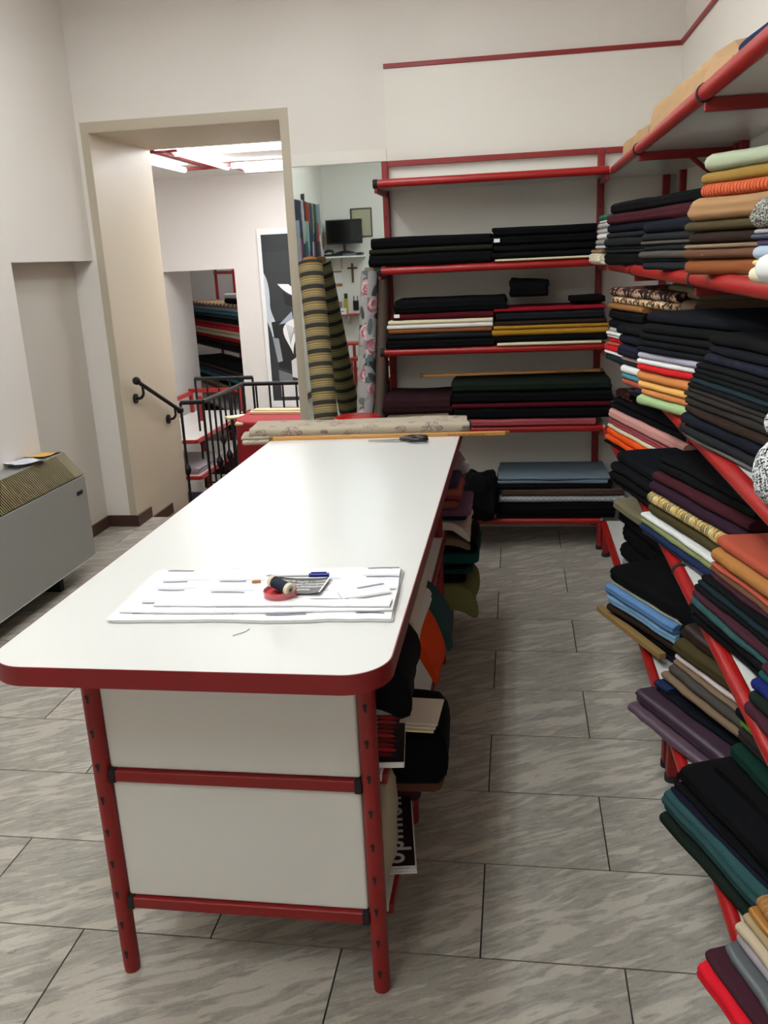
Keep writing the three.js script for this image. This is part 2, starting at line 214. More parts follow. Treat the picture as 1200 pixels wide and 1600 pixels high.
{"d":"the plum satin bottom shelf stack","r":26,"L":0.42,"p":[[0.345,-2.584,0.18,0.2114,"mauvesatin"],[0.365,-2.584,0.2114,0.255,"plumsatin"],[0.428,-2.584,0.255,0.2681,"navyblack"],[0.427,-2.584,0.2681,0.2859,"navyblue",{"L":0.07}]]},
{"d":"the hidden black pile under furry brown satin","r":20,"L":0.3,"p":[[0.553,-2.88,0.18,0.2693,"black"],[0.549,-2.88,0.2693,0.3531,"black"],[0.545,-2.88,0.3531,0.4355,"black"]]},
{"d":"the grass and forest green stack","r":18,"L":0.42,"p":[[0.48,-1.98,0.18,0.232,"black"],[0.486,-1.98,0.232,0.284,"black"],[0.492,-1.98,0.284,0.3359,"black"],[0.48,-1.98,0.3359,0.3879,"black"],[0.505,-1.98,0.3879,0.433,"forest"],[0.524,-1.98,0.433,0.4826,"charcoalbrown"],[0.525,-1.98,0.4826,0.5,"grassgreen"],[0.52,-1.98,0.5,0.529,"black"]]},
{"d":"the black and grey teal stack","r":21,"L":0.4,"p":[[0.359,-2.006,0.18,0.2121,"blackgreen"],[0.361,-2.006,0.2121,0.2798,"tealgrey"],[0.381,-2.006,0.2798,0.2878,"indigo"],[0.39,-2.006,0.2878,0.2998,"black"],[0.394,-2.006,0.2998,0.3533,"black",{"L":0.48}]]},
{"d":"the scarlet and tan nearest stack","r":19,"L":0.5,"p":[[0.367,-1.47,0.18,0.2049,"blackplum"],[0.347,-1.47,0.2049,0.2542,"scarlet"],[0.357,-1.47,0.2542,0.2765,"maroon"],[0.389,-1.47,0.2765,0.2991,"steelsatin"],[0.414,-1.47,0.2991,0.3237,"greylilac"],[0.416,-1.47,0.3237,0.3462,"stone"],[0.426,-1.47,0.3462,0.3648,"beige"],[0.435,-1.47,0.3648,0.3802,"bronze"],[0.445,-1.47,0.3802,0.4072,"tancord"]]}
];
const BACK_STACKS = [
{"d":"black pile, back unit upper left","p":[[-0.763,-0.125,1.56,1.623,"black"],[-0.758,-0.124,1.623,1.648,"blackolive"],[-0.755,-0.124,1.648,1.705,"black"]]},
{"d":"black pile, back unit upper right","p":[[-0.112,0.389,1.56,1.572,"cream"],[-0.118,0.401,1.572,1.603,"black"],[-0.121,0.4,1.603,1.64,"black"],[-0.121,0.405,1.64,1.683,"black"],[-0.117,0.404,1.683,1.726,"black"]]},
{"d":"white-striped pile, back unit middle left","p":[[-0.691,-0.123,1.13,1.178,"black"],[-0.693,-0.122,1.178,1.211,"charcoal"],[-0.671,-0.122,1.211,1.234,"rust"],[-0.677,-0.122,1.234,1.258,"white"],[-0.676,-0.122,1.258,1.281,"cream"],[-0.654,-0.121,1.281,1.313,"wine"],[-0.642,-0.055,1.313,1.381,"black"]]},
{"d":"gold-striped pile, back unit middle right","p":[[-0.106,0.437,1.13,1.147,"cream"],[-0.119,0.468,1.147,1.182,"black"],[-0.125,0.467,1.182,1.215,"gold"],[-0.122,0.467,1.215,1.235,"gold"],[-0.118,0.453,1.235,1.258,"darkbrown"],[-0.111,0.452,1.258,1.306,"charcoal"],[-0.114,0.452,1.306,1.322,"crimson"]]},
{"d":"low mahogany pile on the back unit","p":[[-0.702,-0.368,0.7,0.776,"khaki"],[-0.724,-0.35,0.776,0.867,"mahogany"]]},
{"d":"dark pile above the pink cloth","p":[[-0.247,0.42,0.7,0.739,"rose"],[-0.326,0.495,0.739,0.802,"black"],[-0.339,0.494,0.802,0.826,"wine"],[-0.345,0.502,0.826,0.887,"black"],[-0.344,0.491,0.887,0.942,"blackgreen"]]},
{"d":"denim pile on the lowest back shelf","p":[[-0.118,0.533,0.18,0.272,"black"],[-0.124,0.585,0.272,0.308,"greyquilt"],[-0.075,0.574,0.308,0.351,"brownflannel"],[-0.113,0.506,0.351,0.377,"black"],[-0.102,0.495,0.377,0.399,"denim"],[-0.095,0.494,0.399,0.417,"denim"]]}];
// ------------------------------------------------------------------ cloth: materials and the folded piece
const weave = dataTex(128, 128, (u, v, x, y) => { const a = (x >> 1) + (y >> 1) & 1, n = 110 + 60 * a + 50 * (hash2(x, y, 4) - 0.5) + 40 * fbm(u * 12, v * 12, 3, 3); return [n, n, n]; }, false, 0.09, 0.09);
const PLAIN = {                                               // colour word for the label, colour, roughness
  teal: ['teal green', 0x1f6a52], pinkwhite: ['pale pink', 0xd6c6c2], white: ['white', 0xdcdad6], grey: ['grey', 0x8b8985], black: ['black', 0x0b0b0d],
  burgundy: ['burgundy', 0x421a22], navy: ['navy', 0x10131d], charcoal: ['charcoal', 0x1e1f22], greybrown: ['grey brown', 0x4b4540], sage: ['sage green', 0xa3aa90],
  mustard: ['mustard', 0x907036], camel: ['camel', 0xa07a56], olive: ['olive', 0x483d27], darkbrown: ['dark brown', 0x2c1f18], taupe: ['taupe', 0x7d6752], brown: ['brown', 0x634332],
  rust: ['rust brown', 0x844d2c], greylilac: ['lilac grey', 0x9c9396], slate: ['slate blue', 0x454a58], purple: ['purple', 0x4a3f5c], paleblue: ['pale blue', 0xa6b0c0], yellow: ['pale yellow', 0xe0c888], cream: ['cream', 0xded0b0],
  tan: ['tan', 0x8c6038], red: ['red', 0xc01c22], coral: ['coral', 0xa84e3a], blackteal: ['dark teal', 0x17272c], indigo: ['indigo', 0x171829], dustypink: ['dusty pink', 0xb08c80],
  maroon: ['maroon', 0x40202a], turquoise: ['turquoise', 0x4b828c], navyblack: ['blue black', 0x0e1017], lavender: ['lavender grey', 0xa7a2b0], orange: ['orange', 0xc87f48], amber: ['amber', 0xdaa55c], limegreen: ['light green', 0x9bb280],
  midgrey: ['mid grey', 0x5a5956], charcoalbrown: ['brown charcoal', 0x2b2624], pink: ['pink', 0xd59a92], rose: ['rose', 0xa04a50], brightorange: ['bright orange', 0xf0561c], plum: ['plum', 0x301a28], darkolive: ['dark olive', 0x443a22], leafgreen: ['moss green', 0x7d8558],
  navyblue: ['dark blue', 0x1d2a4a], ochre: ['ochre', 0xa66f3c], tealgrey: ['grey teal', 0x2e4d4e], royalblue: ['royal blue', 0x16225f], blackgreen: ['dark green', 0x182019], khaki: ['khaki', 0x7b735a], sagegrey: ['pale sage', 0xa8ac92],
  skyblue: ['sky blue', 0x6288b6], paleskyblue: ['light blue', 0x7fa6c6], blackplum: ['black plum', 0x231826], forest: ['forest green', 0x0d2c22], grassgreen: ['grass green', 0x58802a], beige: ['beige', 0xa08a66], stone: ['stone', 0xbcab92],
  scarlet: ['scarlet', 0xd01c2a], blackolive: ['black olive', 0x23231a], wine: ['wine red', 0x4f0f1a], crimson: ['crimson', 0x8e1420], gold: ['gold', 0xa87b28], mahogany: ['mahogany', 0x30191d], denim: ['light denim', 0x66747e],
  lilac: ['dusty lilac', 0x9a8790], terracotta: ['terracotta', 0xa05a48], oliveyellow: ['olive green', 0x7c7a4c], deepteal: ['deep teal', 0x1b4a48], tigerorange: ['orange', 0xd8471c], ivory: ['ivory', 0xd8cfc0], mauve: ['mauve', 0x6b4d63],
};
const SATIN = { furbrown: ['dark brown satin', 0x2a1d15], plumsatin: ['plum satin', 0x3c2836], mauvesatin: ['mauve satin', 0x5a4450], steelsatin: ['steel grey satin', 0x55585a], bronze: ['bronze satin', 0xa06a26] };
const speck = (a, b, c, s) => canvasTex(256, 256, (g, w, h) => { g.fillStyle = a; g.fillRect(0, 0, w, h); const r = rng(s); for (let i = 0; i < 2600; i++) { g.fillStyle = r() < 0.6 ? b : c; g.fillRect(r() * w, r() * h, 2 + r() * 5, 2 + r() * 4); } }, 0.12, 0.12);
const plaid = (a, b, c) => canvasTex(128, 128, (g, w, h) => { g.fillStyle = a; g.fillRect(0, 0, w, h); g.globalAlpha = 0.6; g.fillStyle = b; g.fillRect(0, 0, 40, h); g.fillRect(0, 0, w, 40); g.fillStyle = c; g.fillRect(80, 0, 14, h); g.fillRect(0, 80, w, 14); }, 0.03, 0.03);
const stripes = (list, period) => canvasTex(16, 256, (g, w, h) => { let y = 0; for (const [f, c] of list) { g.fillStyle = c; g.fillRect(0, Math.floor(y * h), w, Math.ceil(f * h) + 1); y += f; } }, 0.1, period);
const blooms = (bg, cols, n, size, s, sz) => canvasTex(512, 512, (g, w, h) => {
  g.fillStyle = bg; g.fillRect(0, 0, w, h); const r = rng(s);
  for (let i = 0; i < n; i++) { const x = r() * w, y = r() * h, q = size * (0.5 + r()), c = cols[Math.floor(r() * cols.length)];
    for (const ox of [0, w, -w]) for (const oy of [0, h, -h]) { g.fillStyle = c; const k = rng(i + s * 7); for (let p = 0; p < 6; p++) { g.beginPath(); const a = p * 1.05 + k(); g.ellipse(x + ox + Math.cos(a) * q * 0.45, y + oy + Math.sin(a) * q * 0.45, q * (0.3 + 0.25 * k()), q * 0.22, a, 0, 7); g.fill(); } } }
}, sz, sz);
const PATTERN = {
  greystripe: ['grey striped', () => stripes([[0.25, '#d8d4d0'], [0.25, '#6d6a6c'], [0.2, '#cfcac6'], [0.3, '#908c8c']], 0.012)],
  greycheck: ['grey checked', () => plaid('#d2cecb', '#5c5a5e', '#8d898c')], tanplaid: ['brown checked', () => plaid('#8a6a44', '#4b3322', '#c9b48a')], creamcheck: ['cream checked', () => plaid('#e0d3b8', '#a3957c', '#f0e8d8')],
  dotblack: ['black dotted', () => speck('#1b1c20', '#2b2c31', '#0d0d10', 3)], navyjacquard: ['navy jacquard', () => speck('#12131c', '#1b1d2b', '#2c2f40', 5)],
  tweed: ['black and white tweed', () => speck('#8c8a80', '#2c2b28', '#c2c0b4', 9)], maroonpattern: ['maroon patterned', () => blooms('#24120f', ['#4c201e', '#3a1614', '#7a5a52'], 40, 30, 4, 0.2)],
  brownfloral: ['brown floral', () => blooms('#2a1d18', ['#8a5a48', '#b48a70', '#6a3a30', '#3e2a22', '#a89080'], 60, 52, 6, 0.2)], creamfloral: ['cream floral', () => blooms('#3a2d22', ['#cfb892', '#e0cba6', '#a05a3a', '#cfb892'], 90, 46, 8, 0.16)],
  coralcord: ['coral corduroy', () => canvasTex(64, 16, (g, w, h) => { const d = g.createLinearGradient(0, 0, w, 0); g.fillStyle = '#cf6440'; g.fillRect(0, 0, w, h); g.fillStyle = '#9a3c22'; g.fillRect(0, 0, 17, h); }, 0.011, 0.05), 'cord'],
  tancord: ['tan corduroy', () => canvasTex(64, 16, (g, w, h) => { g.fillStyle = '#a87848'; g.fillRect(0, 0, w, h); g.fillStyle = '#8c6038'; g.fillRect(0, 0, 16, h); }, 0.006, 0.05), 'cord'],
  goldpattern: ['gold brocade', () => canvasTex(256, 256, (g, w, h) => { g.fillStyle = '#8c7440'; g.fillRect(0, 0, w, h); const r = rng(14); for (let i = 0; i < 700; i++) { g.fillStyle = ['#d8b46c', '#5c5234', '#b98d3e', '#7d8874', '#e6d2a0'][Math.floor(r() * 5)]; g.fillRect(r() * w, r() * h, 3 + r() * 5, 14 + r() * 34); } }, 0.12, 0.16)],
  brownflannel: ['brown flannel', () => speck('#4a3730', '#5c483f', '#382822', 17)], greyquilt: ['pale grey quilted', () => canvasTex(64, 64, (g, w, h) => { g.fillStyle = '#a4a6a8'; g.fillRect(0, 0, w, h); g.strokeStyle = '#76787a'; g.lineWidth = 5; g.beginPath(); g.moveTo(0, 0); g.lineTo(w, h); g.moveTo(w, 0); g.lineTo(0, h); g.stroke(); }, 0.03, 0.03)],
};
const cordBump = dataTex(64, 4, u => { const n = 255 * Math.abs(Math.sin(u * Math.PI)); return [n, n, n]; }, false, 0.011, 0.05);
const clothCache = {};
function cloth(key) {
  if (clothCache[key]) return clothCache[key];
  let m, word;
  if (PLAIN[key]) { word = PLAIN[key][0]; m = new THREE.MeshPhysicalMaterial({ color: PLAIN[key][1], roughness: 0.95, specularIntensity: 0.25, bumpMap: weave, bumpScale: 0.0008 }); }
  else if (SATIN[key]) { word = SATIN[key][0]; m = std(SATIN[key][1], 0.42); }
  else { const p = PATTERN[key]; word = p[0]; m = new THREE.MeshPhysicalMaterial({ color: 0xffffff, roughness: 0.95, specularIntensity: 0.25, map: p[1](), bumpMap: p[2] ? cordBump : weave, bumpScale: p[2] ? 0.003 : 0.0008 }); }
  return clothCache[key] = { m, word };
}
// folded piece: length along +x, fold (front) at z = 0, depth to -z, base at y = 0
function foldedGeo(L, D, T, seed, { droop = 0, over = 0.12, rough = 1, endDrop = 0, layers } = {}) {
  const r = Math.min(T / 2, 0.028), n = layers ?? (T < 0.034 ? 1 : Math.round(T / 0.026)), P = [];
  const nf = Math.max(6, n * 4);
  for (let i = 0; i <= nf; i++) { const t = i / nf, c = 2 * t - 1, gr = n > 1 ? 0.0045 * Math.pow(Math.abs(Math.cos(Math.PI * n * t)), 8) * (t > 0.02 && t < 0.98 ? 1 : 0) : 0; P.push([r * (1 - Math.sqrt(Math.max(0, 1 - c * c))) * 0.9 + gr, T * t, t]); }
  const nt = droop ? 9 : 5;
  for (let i = 1; i <= nt; i++) P.push([mix(r, D, i / nt), T, 2]);
  P.push([D, T * 0.5, 3]); P.push([D, 0, 3]);
  for (let i = 1; i < 5; i++) P.push([mix(D, r, i / 5), 0, 4]);
  const nL = Math.max(6, Math.ceil(L / 0.045)), pos = [], uv = [], idx = [], m = P.length;
  const per = [0]; for (let j = 1; j < m; j++) per[j] = per[j - 1] + Math.hypot(P[j][0] - P[j - 1][0], P[j][1] - P[j - 1][1]);
  const us = [0, 0.006]; for (let i = 1; i < nL; i++) us.push(L * i / nL); us.push(L - 0.006, L);
  for (let i = 0; i < us.length; i++) {
    const u = us[i], s = u / 0.16, e = (i === 0 || i === us.length - 1) ? 0.86 : 1;
    const th = 1 + 0.07 * rough * noise(s, 1.5, seed), off = 0.005 * rough * noise(s * 0.9, 7.3, seed + 5) + 0.003 * rough * noise(s * 4, 2.2, seed + 6);
    for (let j = 0; j < m; j++) {
      let [v, w, k] = P[j];
      let y = (w - T / 2) * e * th + T / 2 * th; if (k === 4 || w === 0) y = w + (1 - e) * T / 2;
      if (k === 2) y += 0.05 * T * rough * noise(s * 1.3, v / 0.1, seed + 2);
      const layer = Math.floor(w / T * n * 0.999);
      let uu = u; if (i <= 1) uu += 0.007 * rough * noise(layer * 3.1, v / 0.12, seed + 8); if (i >= us.length - 2) uu += 0.007 * rough * noise(layer * 3.1, v / 0.12, seed + 9);
      let vv = (v - D / 2) * (e < 1 ? 0.985 : 1) + D / 2 + (v < D * 0.6 ? off : 0);
      if (droop && v < over) { const q = (over - v) / over; y -= droop * q * q * (1 + 0.25 * noise(s, 4, seed + 12)); }
      if (endDrop) y -= endDrop * Math.pow(Math.max(0, u / L - 0.4) / 0.6, 2);
      pos.push(uu, y, -vv); uv.push(u, per[j]);
    }
  }
  for (let i = 0; i < us.length - 1; i++) for (let j = 0; j < m; j++) { const a = i * m + j, b = i * m + (j + 1) % m, c = a + m, d = b + m; idx.push(a, c, b, b, c, d); }
  for (const [i, flip] of [[0, 1], [us.length - 1, 0]]) {   // end caps
    const st = pos.length / 3; let cx = 0, cy = 0, cz = 0;
    for (let j = 0; j < m; j++) { const q = 3 * (i * m + j); pos.push(pos[q], pos[q + 1], pos[q + 2]); uv.push(-pos[q + 2], pos[q + 1]); cx += pos[q]; cy += pos[q + 1]; cz += pos[q + 2]; }
    pos.push(cx / m, cy / m, cz / m); uv.push(-cz / m, cy / m);
    for (let j = 0; j < m; j++) { const a = st + j, b = st + (j + 1) % m, c = st + m; flip ? idx.push(c, a, b) : idx.push(c, b, a); }
  }
  const g = new THREE.BufferGeometry(); g.setAttribute('position', new THREE.Float32BufferAttribute(pos, 3)); g.setAttribute('uv', new THREE.Float32BufferAttribute(uv, 2)); g.setIndex(idx); g.computeVertexNormals(); return g;
}
let seedN = 1;
function lump(key, [x, y, z], [w, h, d], seed, label, group) {     // crumpled bundle of cloth
  const g = new THREE.SphereGeometry(1, 30, 24), p = g.attributes.position, q = (v, e) => Math.sign(v) * Math.pow(Math.abs(v), e);
  for (let i = 0; i < p.count; i++) { const v = V(p.getX(i), p.getY(i), p.getZ(i)), k = 1 + 0.16 * noise(v.x * 1.9 + 3, v.y * 2.1 + v.z * 2, seed) + 0.08 * noise(v.x * 5, v.y * 4 + v.z * 5, seed + 2) + 0.03 * Math.abs(noise(v.x * 9 + v.y * 5, v.z * 9, seed + 4)); p.setXYZ(i, q(v.x, 0.75) * w / 2 * k, Math.max(-h / 2, q(v.y, 0.75) * h / 2 * k), q(v.z, 0.75) * d / 2 * k); }
  g.computeVertexNormals(); const o = obj('cloth_bundle', g, cloth(key).m); o.position.set(x, y + h / 2, z); return tag(o, label, 'fabric', group);
}
function piece(key, L, D, T, [x, y, z], turn, label, group, o) {
  const c = cloth(key), m = obj('folded_fabric', foldedGeo(L, D, T, seedN++, o), c.m); m.position.set(x, y, z); m.rotation.y = turn; return tag(m, label, 'fabric', group);
}
const ORD = ['', 'second', 'third', 'fourth', 'fifth', 'sixth', 'seventh', 'eighth', 'ninth', 'tenth', 'eleventh', 'twelfth', 'thirteenth', 'fourteenth', 'fifteenth', 'sixteenth'];
const nth = k => k ? ORD[k] + ' from bottom' : 'bottom piece';
for (const st of RIGHT_STACKS) {
  const n = st.p.length;
  st.p.forEach(([x, z, y0, y1, key, o], k) => {
    const L = o?.L ?? st.L, a = R(st.r), D = Math.max(0.2, Math.min(0.42, (0.825 - x - L * Math.sin(a)) / Math.cos(a)));
    const pos = k === n - 1 && n > 1 ? 'topmost' : nth(k);
    piece(key, L, D, y1 - y0, [x, y0, z], -Math.PI / 2 + a, `${cloth(key).word} fabric, ${pos} of ${st.d}`, 'folded fabrics on the right shelving unit');
  });
}
for (const st of BACK_STACKS) {
  const n = st.p.length;
  st.p.forEach(([x0, x1, y0, y1, key], k) => {
    const pos = k === n - 1 ? 'topmost' : nth(k);
    piece(key, x1 - x0, 0.37, y1 - y0, [x0, y0, -4.705], 0, `${cloth(key).word} fabric, ${pos} of the ${st.d}`, 'folded fabrics on the back shelving unit');
  });
}
// ------------------------------------------------------------------ shelving units
const LEVELS = [0.16, 0.682, 1.113, 1.538, 1.972];
{
  const u = thing('shelving_unit', 'red tube-framed shelving unit standing along the back wall', 'shelf', [0, 0, 0]);
  const zt = -4.735, x0 = -0.705, x1 = 0.455;
  for (const x of [-0.715, 0.45]) obj('post', rbox(x - 0.018, x + 0.018, 0.02, 2.115, -5.135, -5.095, 0.006), M.redDull, u);
  for (const x of [-0.715, 0.45]) for (let k = 0; k < 9; k++) obj('slot', rbox(x - 0.003, x + 0.003, 0.45 + k * 0.17, 0.47 + k * 0.17, -5.0955, -5.0945, 0.0004, 1), M.black, u);
  obj('top_bar', rbox(-0.70, 0.469, 2.085, 2.115, -5.125, -5.1, 0.003), M.redDull, u);
  LEVELS.forEach((y, i) => {
    const tb = obj('front_tube', rod([x0, y, zt], [x1, y, zt], 0.0205, 18), M.red, u);
    for (const x of i === 0 ? [x0] : [x0]) { obj('end_cap', [rod([x - 0.022, y, zt], [x + 0.002, y, zt], 0.0225, 16)], M.rubber, tb); }
    obj('board', rbox(-0.71, 0.468, y - 0.012, y + 0.016, -5.135, zt + 0.006, 0.002), M.board, u);
    for (const x of [-0.715, 0.45]) obj('bracket', rbox(x - 0.008, x + 0.008, y - 0.045, y - 0.013, -5.1, zt, 0.003), M.redDull, u);
  });
  for (const x of [-0.70, 0.455]) { const l = obj('front_leg', rod([x, 0.02, zt + 0.01], [x, 0.16, zt], 0.019, 14), M.redDull, u); obj('foot', rod([x, 0, zt + 0.01], [x, 0.022, zt + 0.01], 0.022, 14), M.rubber, l); }
}
{
  const u = thing('shelving_unit', 'long red tube-framed shelving unit crammed with fabrics along the right wall', 'shelf', [0, 0, 0]);
  const xt = 0.475, B = [-4.69, -3.78, -2.52, -1.26, 0.0];
  const L2 = [0.155, 0.678, 1.107, 1.512, 1.968];
  obj('post', rbox(0.772, 0.808, 0.02, 2.0, -5.135, -5.095, 0.006), M.redDull, u); obj('top_bar', rbox(0.472, 0.845, 2.085, 2.115, -5.125, -5.1, 0.003), M.redDull, u); obj('board', rbox(0.472, 0.845, 1.962, 1.986, -5.135, -4.692, 0.002), M.board, u);
  for (const z of [-4.85, -3.70, -3.62, -2.52, -2.44, -1.26, 0]) obj('post', rbox(0.812, 0.845, 0.02, 2.02, z - 0.018, z + 0.018, 0.006), M.redDull, u);
  L2.forEach((y, i) => {
    for (let k = 0; k < B.length - 1; k++) {
      const tb = obj('front_tube', rod([xt, y, B[k] + 0.012], [xt, y, B[k + 1] - 0.004], 0.0205, 18), M.red, u);
      obj('end_cap', rod([xt, y, B[k + 1] - 0.006], [xt, y, B[k + 1] + 0.014], 0.0235, 16), M.rubber, tb);
      obj('board', rbox(xt - 0.004, 0.845, y - 0.01, y + 0.018, B[k] + 0.003, B[k + 1] - 0.003, 0.002), M.board, u);
      obj('bracket', rbox(xt, 0.83, y - 0.045, y - 0.012, B[k + 1] - 0.008, B[k + 1] + 0.008, 0.003), M.redDull, u);
      obj('brace', rod([0.82, y - 0.16, B[k + 1]], [0.66, y - 0.03, B[k + 1]], 0.009, 8), M.redDull, u);
    }
  });
  for (const z of [-4.60, -2.56, -2.48, -1.2]) { const l = obj('front_leg', rbox(xt - 0.018, xt + 0.014, 0.02, 0.15, z - 0.02, z + 0.02, 0.005), M.redDull, u); obj('foot', rod([xt, 0, z], [xt, 0.022, z], 0.022, 12), M.rubber, l); }
}
// ------------------------------------------------------------------ cutting table
const TH = 0.88, TX0 = -1.035, TX1 = -0.232, TZ0 = -3.85, TZ1 = -1.405;
{
  const t = thing('cutting_table', 'long white cutting table with red edge and red tube legs', 'table', [0, 0, 0]);
  const outline = (d, rf) => { const s = new THREE.Shape(), x0 = TX0 + d, x1 = TX1 - d, a = -TZ1 + d, b = -TZ0 - d, r = Math.max(0.01, rf - d); s.moveTo(x0, b - r); s.lineTo(x0, a + r); s.absarc(x0 + r, a + r, r, Math.PI, 1.5 * Math.PI); s.lineTo(x1 - r, a); s.absarc(x1 - r, a + r, r, 1.5 * Math.PI, 2 * Math.PI); s.lineTo(x1, b - r); s.absarc(x1 - r, b - r, r, 0, Math.PI / 2); s.lineTo(x0 + r, b); s.absarc(x0 + r, b - r, r, Math.PI / 2, Math.PI); return s; };
  const up = g => { g.rotateX(-Math.PI / 2); return g; };
  const top = up(new THREE.ExtrudeGeometry(outline(0.0025, 0.09), { depth: 0.037, bevelEnabled: false, curveSegments: 16 })); top.translate(0, TH - 0.037, 0);
  obj('tabletop', metreUV(top), M.laminate, t);
  const so = outline(0, 0.09); so.holes.push(new THREE.Path(outline(0.003, 0.09).getPoints(16).reverse()));
  const band = up(new THREE.ExtrudeGeometry(so, { depth: 0.04, bevelEnabled: false, curveSegments: 16 })); band.translate(0, TH - 0.0405, 0);
  obj('edge_band', band, M.redEdge, t);
  const zs = [-1.59, -2.21, -3.26, -3.72], xl = -0.911, xr = -0.307;
  for (const z of zs) for (const x of [xl, xr]) {
    const l = obj('leg', [rod([x, 0.012, z], [x, TH - 0.04, z], 0.0195, 18)], M.redDull, t);
    obj('foot', rod([x, 0, z], [x, 0.014, z], 0.0185, 16), M.redDull, l);
    if (z > -3.5) for (let k = 0; k < 10; k++) { const y = 0.055 + k * 0.0835; obj('keyhole', [rod([x, y + 0.005, z + 0.0185], [x, y + 0.005, z + 0.0201], 0.0052, 10), rbox(x - 0.0028, x + 0.0028, y - 0.010, y + 0.004, z + 0.017, z + 0.0201, 0.001, 1)], M.black, l); }
    if (z > -3.5 && z < -2) for (let k = 0; k < 8; k++) { const y = 0.1 + k * 0.0835; obj('keyhole', [rod([x + 0.0185, y + 0.005, z], [x + 0.0201, y + 0.005, z], 0.0052, 10)], M.black, l); }
  }
  const yb1 = 0.532, yb2 = 0.197;
  for (const z of zs) for (const y of [yb1, yb2]) {
    const b = obj('crossbar', rbox(xl + 0.03, xr - 0.03, y - 0.015, y + 0.013, z - 0.014, z + 0.012, 0.004), M.redDull, t);
    for (const s of [0, 1]) obj('bar_socket', rbox(s ? xr - 0.034 : xl + 0.018, s ? xr - 0.018 : xl + 0.034, y - 0.017, y + 0.015, z - 0.016, z + 0.014, 0.003), M.rubber, b);
  }
  const z = zs[0];
  obj('front_panel', rbox(xl + 0.021, xr - 0.021, yb1 + 0.014, TH - 0.041, z - 0.012, z + 0.002, 0.008, 3), M.panelWhite, t);
  obj('front_panel', rbox(xl + 0.021, xr - 0.021, yb2 + 0.014, yb1 - 0.016, z - 0.012, z + 0.002, 0.008, 3), M.panelWhite, t);
  for (const y of [yb1, yb2]) obj('shelf_board', rbox(xl + 0.01, xr + 0.02, y - 0.006, y + 0.012, zs[3] + 0.02, zs[0] - 0.02, 0.003), M.board, t);
  for (const y of [yb1, yb2]) for (const x of [xr]) obj('side_rail', rbox(x + 0.012, x + 0.03, y - 0.02, y + 0.006, zs[3], zs[0] - 0.03, 0.004), M.redDull, t);
  obj('apron', rbox(xr - 0.01, xr + 0.006, TH - 0.1, TH - 0.041, zs[3], zs[0] - 0.02, 0.003), std(0x6f5a50, 0.7), t);
}
// ------------------------------------------------------------------ on the cutting table
const onTable = TH;
{
  // printed white cloth with grey brush strokes, folded in three layers
  const strokes = canvasTex(1024, 512, (g, w, h) => {
    g.fillStyle = '#f2f1f0'; g.fillRect(0, 0, w, h); const r = rng(5);
    const st = (x, y, L, t, c, a) => { g.strokeStyle = c; g.globalAlpha = a; g.lineWidth = t; g.lineCap = 'round'; g.beginPath(); g.moveTo(x, y); g.bezierCurveTo(x + L * 0.3, y - 6 + r() * 12, x + L * 0.6, y - 8 + r() * 16, x + L, y - 5 + r() * 10); g.stroke(); g.globalAlpha = 1; };
    for (let c = 0; c < 4; c++) for (let k = 0; k < 4; k++) { const x = 40 + c * 260 + r() * 60, y = 50 + k * 122 + r() * 40; st(x - 10, y - 16, 120 + r() * 60, 22, '#a9a9b4', 0.4); st(x, y, 80 + r() * 60, 15, '#5d5d64', 0.75); st(x + 10, y + 3, 60 + r() * 30, 4, '#3a3a40', 0.7); if (k % 2) { g.globalAlpha = 0.14; g.fillStyle = '#9a94ac'; g.fillRect(x, y, 60 + r() * 60, 40); g.globalAlpha = 1; } }
  }, 0.62, 0.31);
  const m = std(0xffffff, 0.9, { map: strokes, bumpMap: weave, bumpScale: 0.0006 });
  const t = thing('folded_cloth', 'white cloth printed with grey brush strokes, folded on the cutting table', 'fabric', [-0.86, onTable, -1.615], R(3));
  const a = obj('lower_fold', foldedGeo(0.605, 0.30, 0.010, 701, { layers: 2 }), m, t);
  const b = obj('upper_fold', foldedGeo(0.60, 0.262, 0.007, 702, { layers: 1 }), m, t); b.position.set(0.008, 0.010, -0.028);
  const c = obj('turned_flap', foldedGeo(0.52, 0.035, 0.006, 703, { layers: 1 }), m, t); c.position.set(0.085, 0.0175, -0.052); c.rotation.y = R(-1.5);
  const d = obj('turned_corner', foldedGeo(0.10, 0.05, 0.008, 704, { layers: 1 }), m, t); d.position.set(0.5, 0.018, -0.075); d.rotation.y = R(24);
}
{
  const cardTex = canvasTex(1024, 512, (g, w, h) => {
    g.fillStyle = '#4b4744'; g.fillRect(0, 0, w, h); g.fillStyle = '#f3f1ee'; g.fillRect(0, 0, 26, h); g.fillRect(w - 30, 0, 30, h); g.fillStyle = '#efeeea'; g.textAlign = 'center'; g.font = 'italic bold 74px serif';
    ['“Corsi di Taglio e Cucito', 'materiale e per Principianti', 'Taglio e Cucito Professionale', 'di Frequenza.'].forEach((s, i) => g.fillText(s, w * 0.54, 130 + i * 92));
  });
  const g = new THREE.PlaneGeometry(0.135, 0.095, 14, 6), p = g.attributes.position;
  for (let i = 0; i < p.count; i++) { const x = p.getX(i) / 0.0675; p.setZ(i, 0.006 * x * x * (x > 0 ? 1 : 0.4) + 0.0015 * noise(x * 3, p.getY(i) * 30, 2)); }
  g.computeVertexNormals();
  const back = g.clone(); back.translate(0, 0, -0.0006);
  const o = obj('flyer', g, std(0xffffff, 0.45, { map: cardTex, side: THREE.DoubleSide })); o.position.set(-0.492, onTable + 0.021, -1.795); o.rotation.set(-Math.PI / 2, 0, R(-3)); tag(o, 'dark grey printed flyer for sewing courses lying on the white cloth', 'flyer');
}
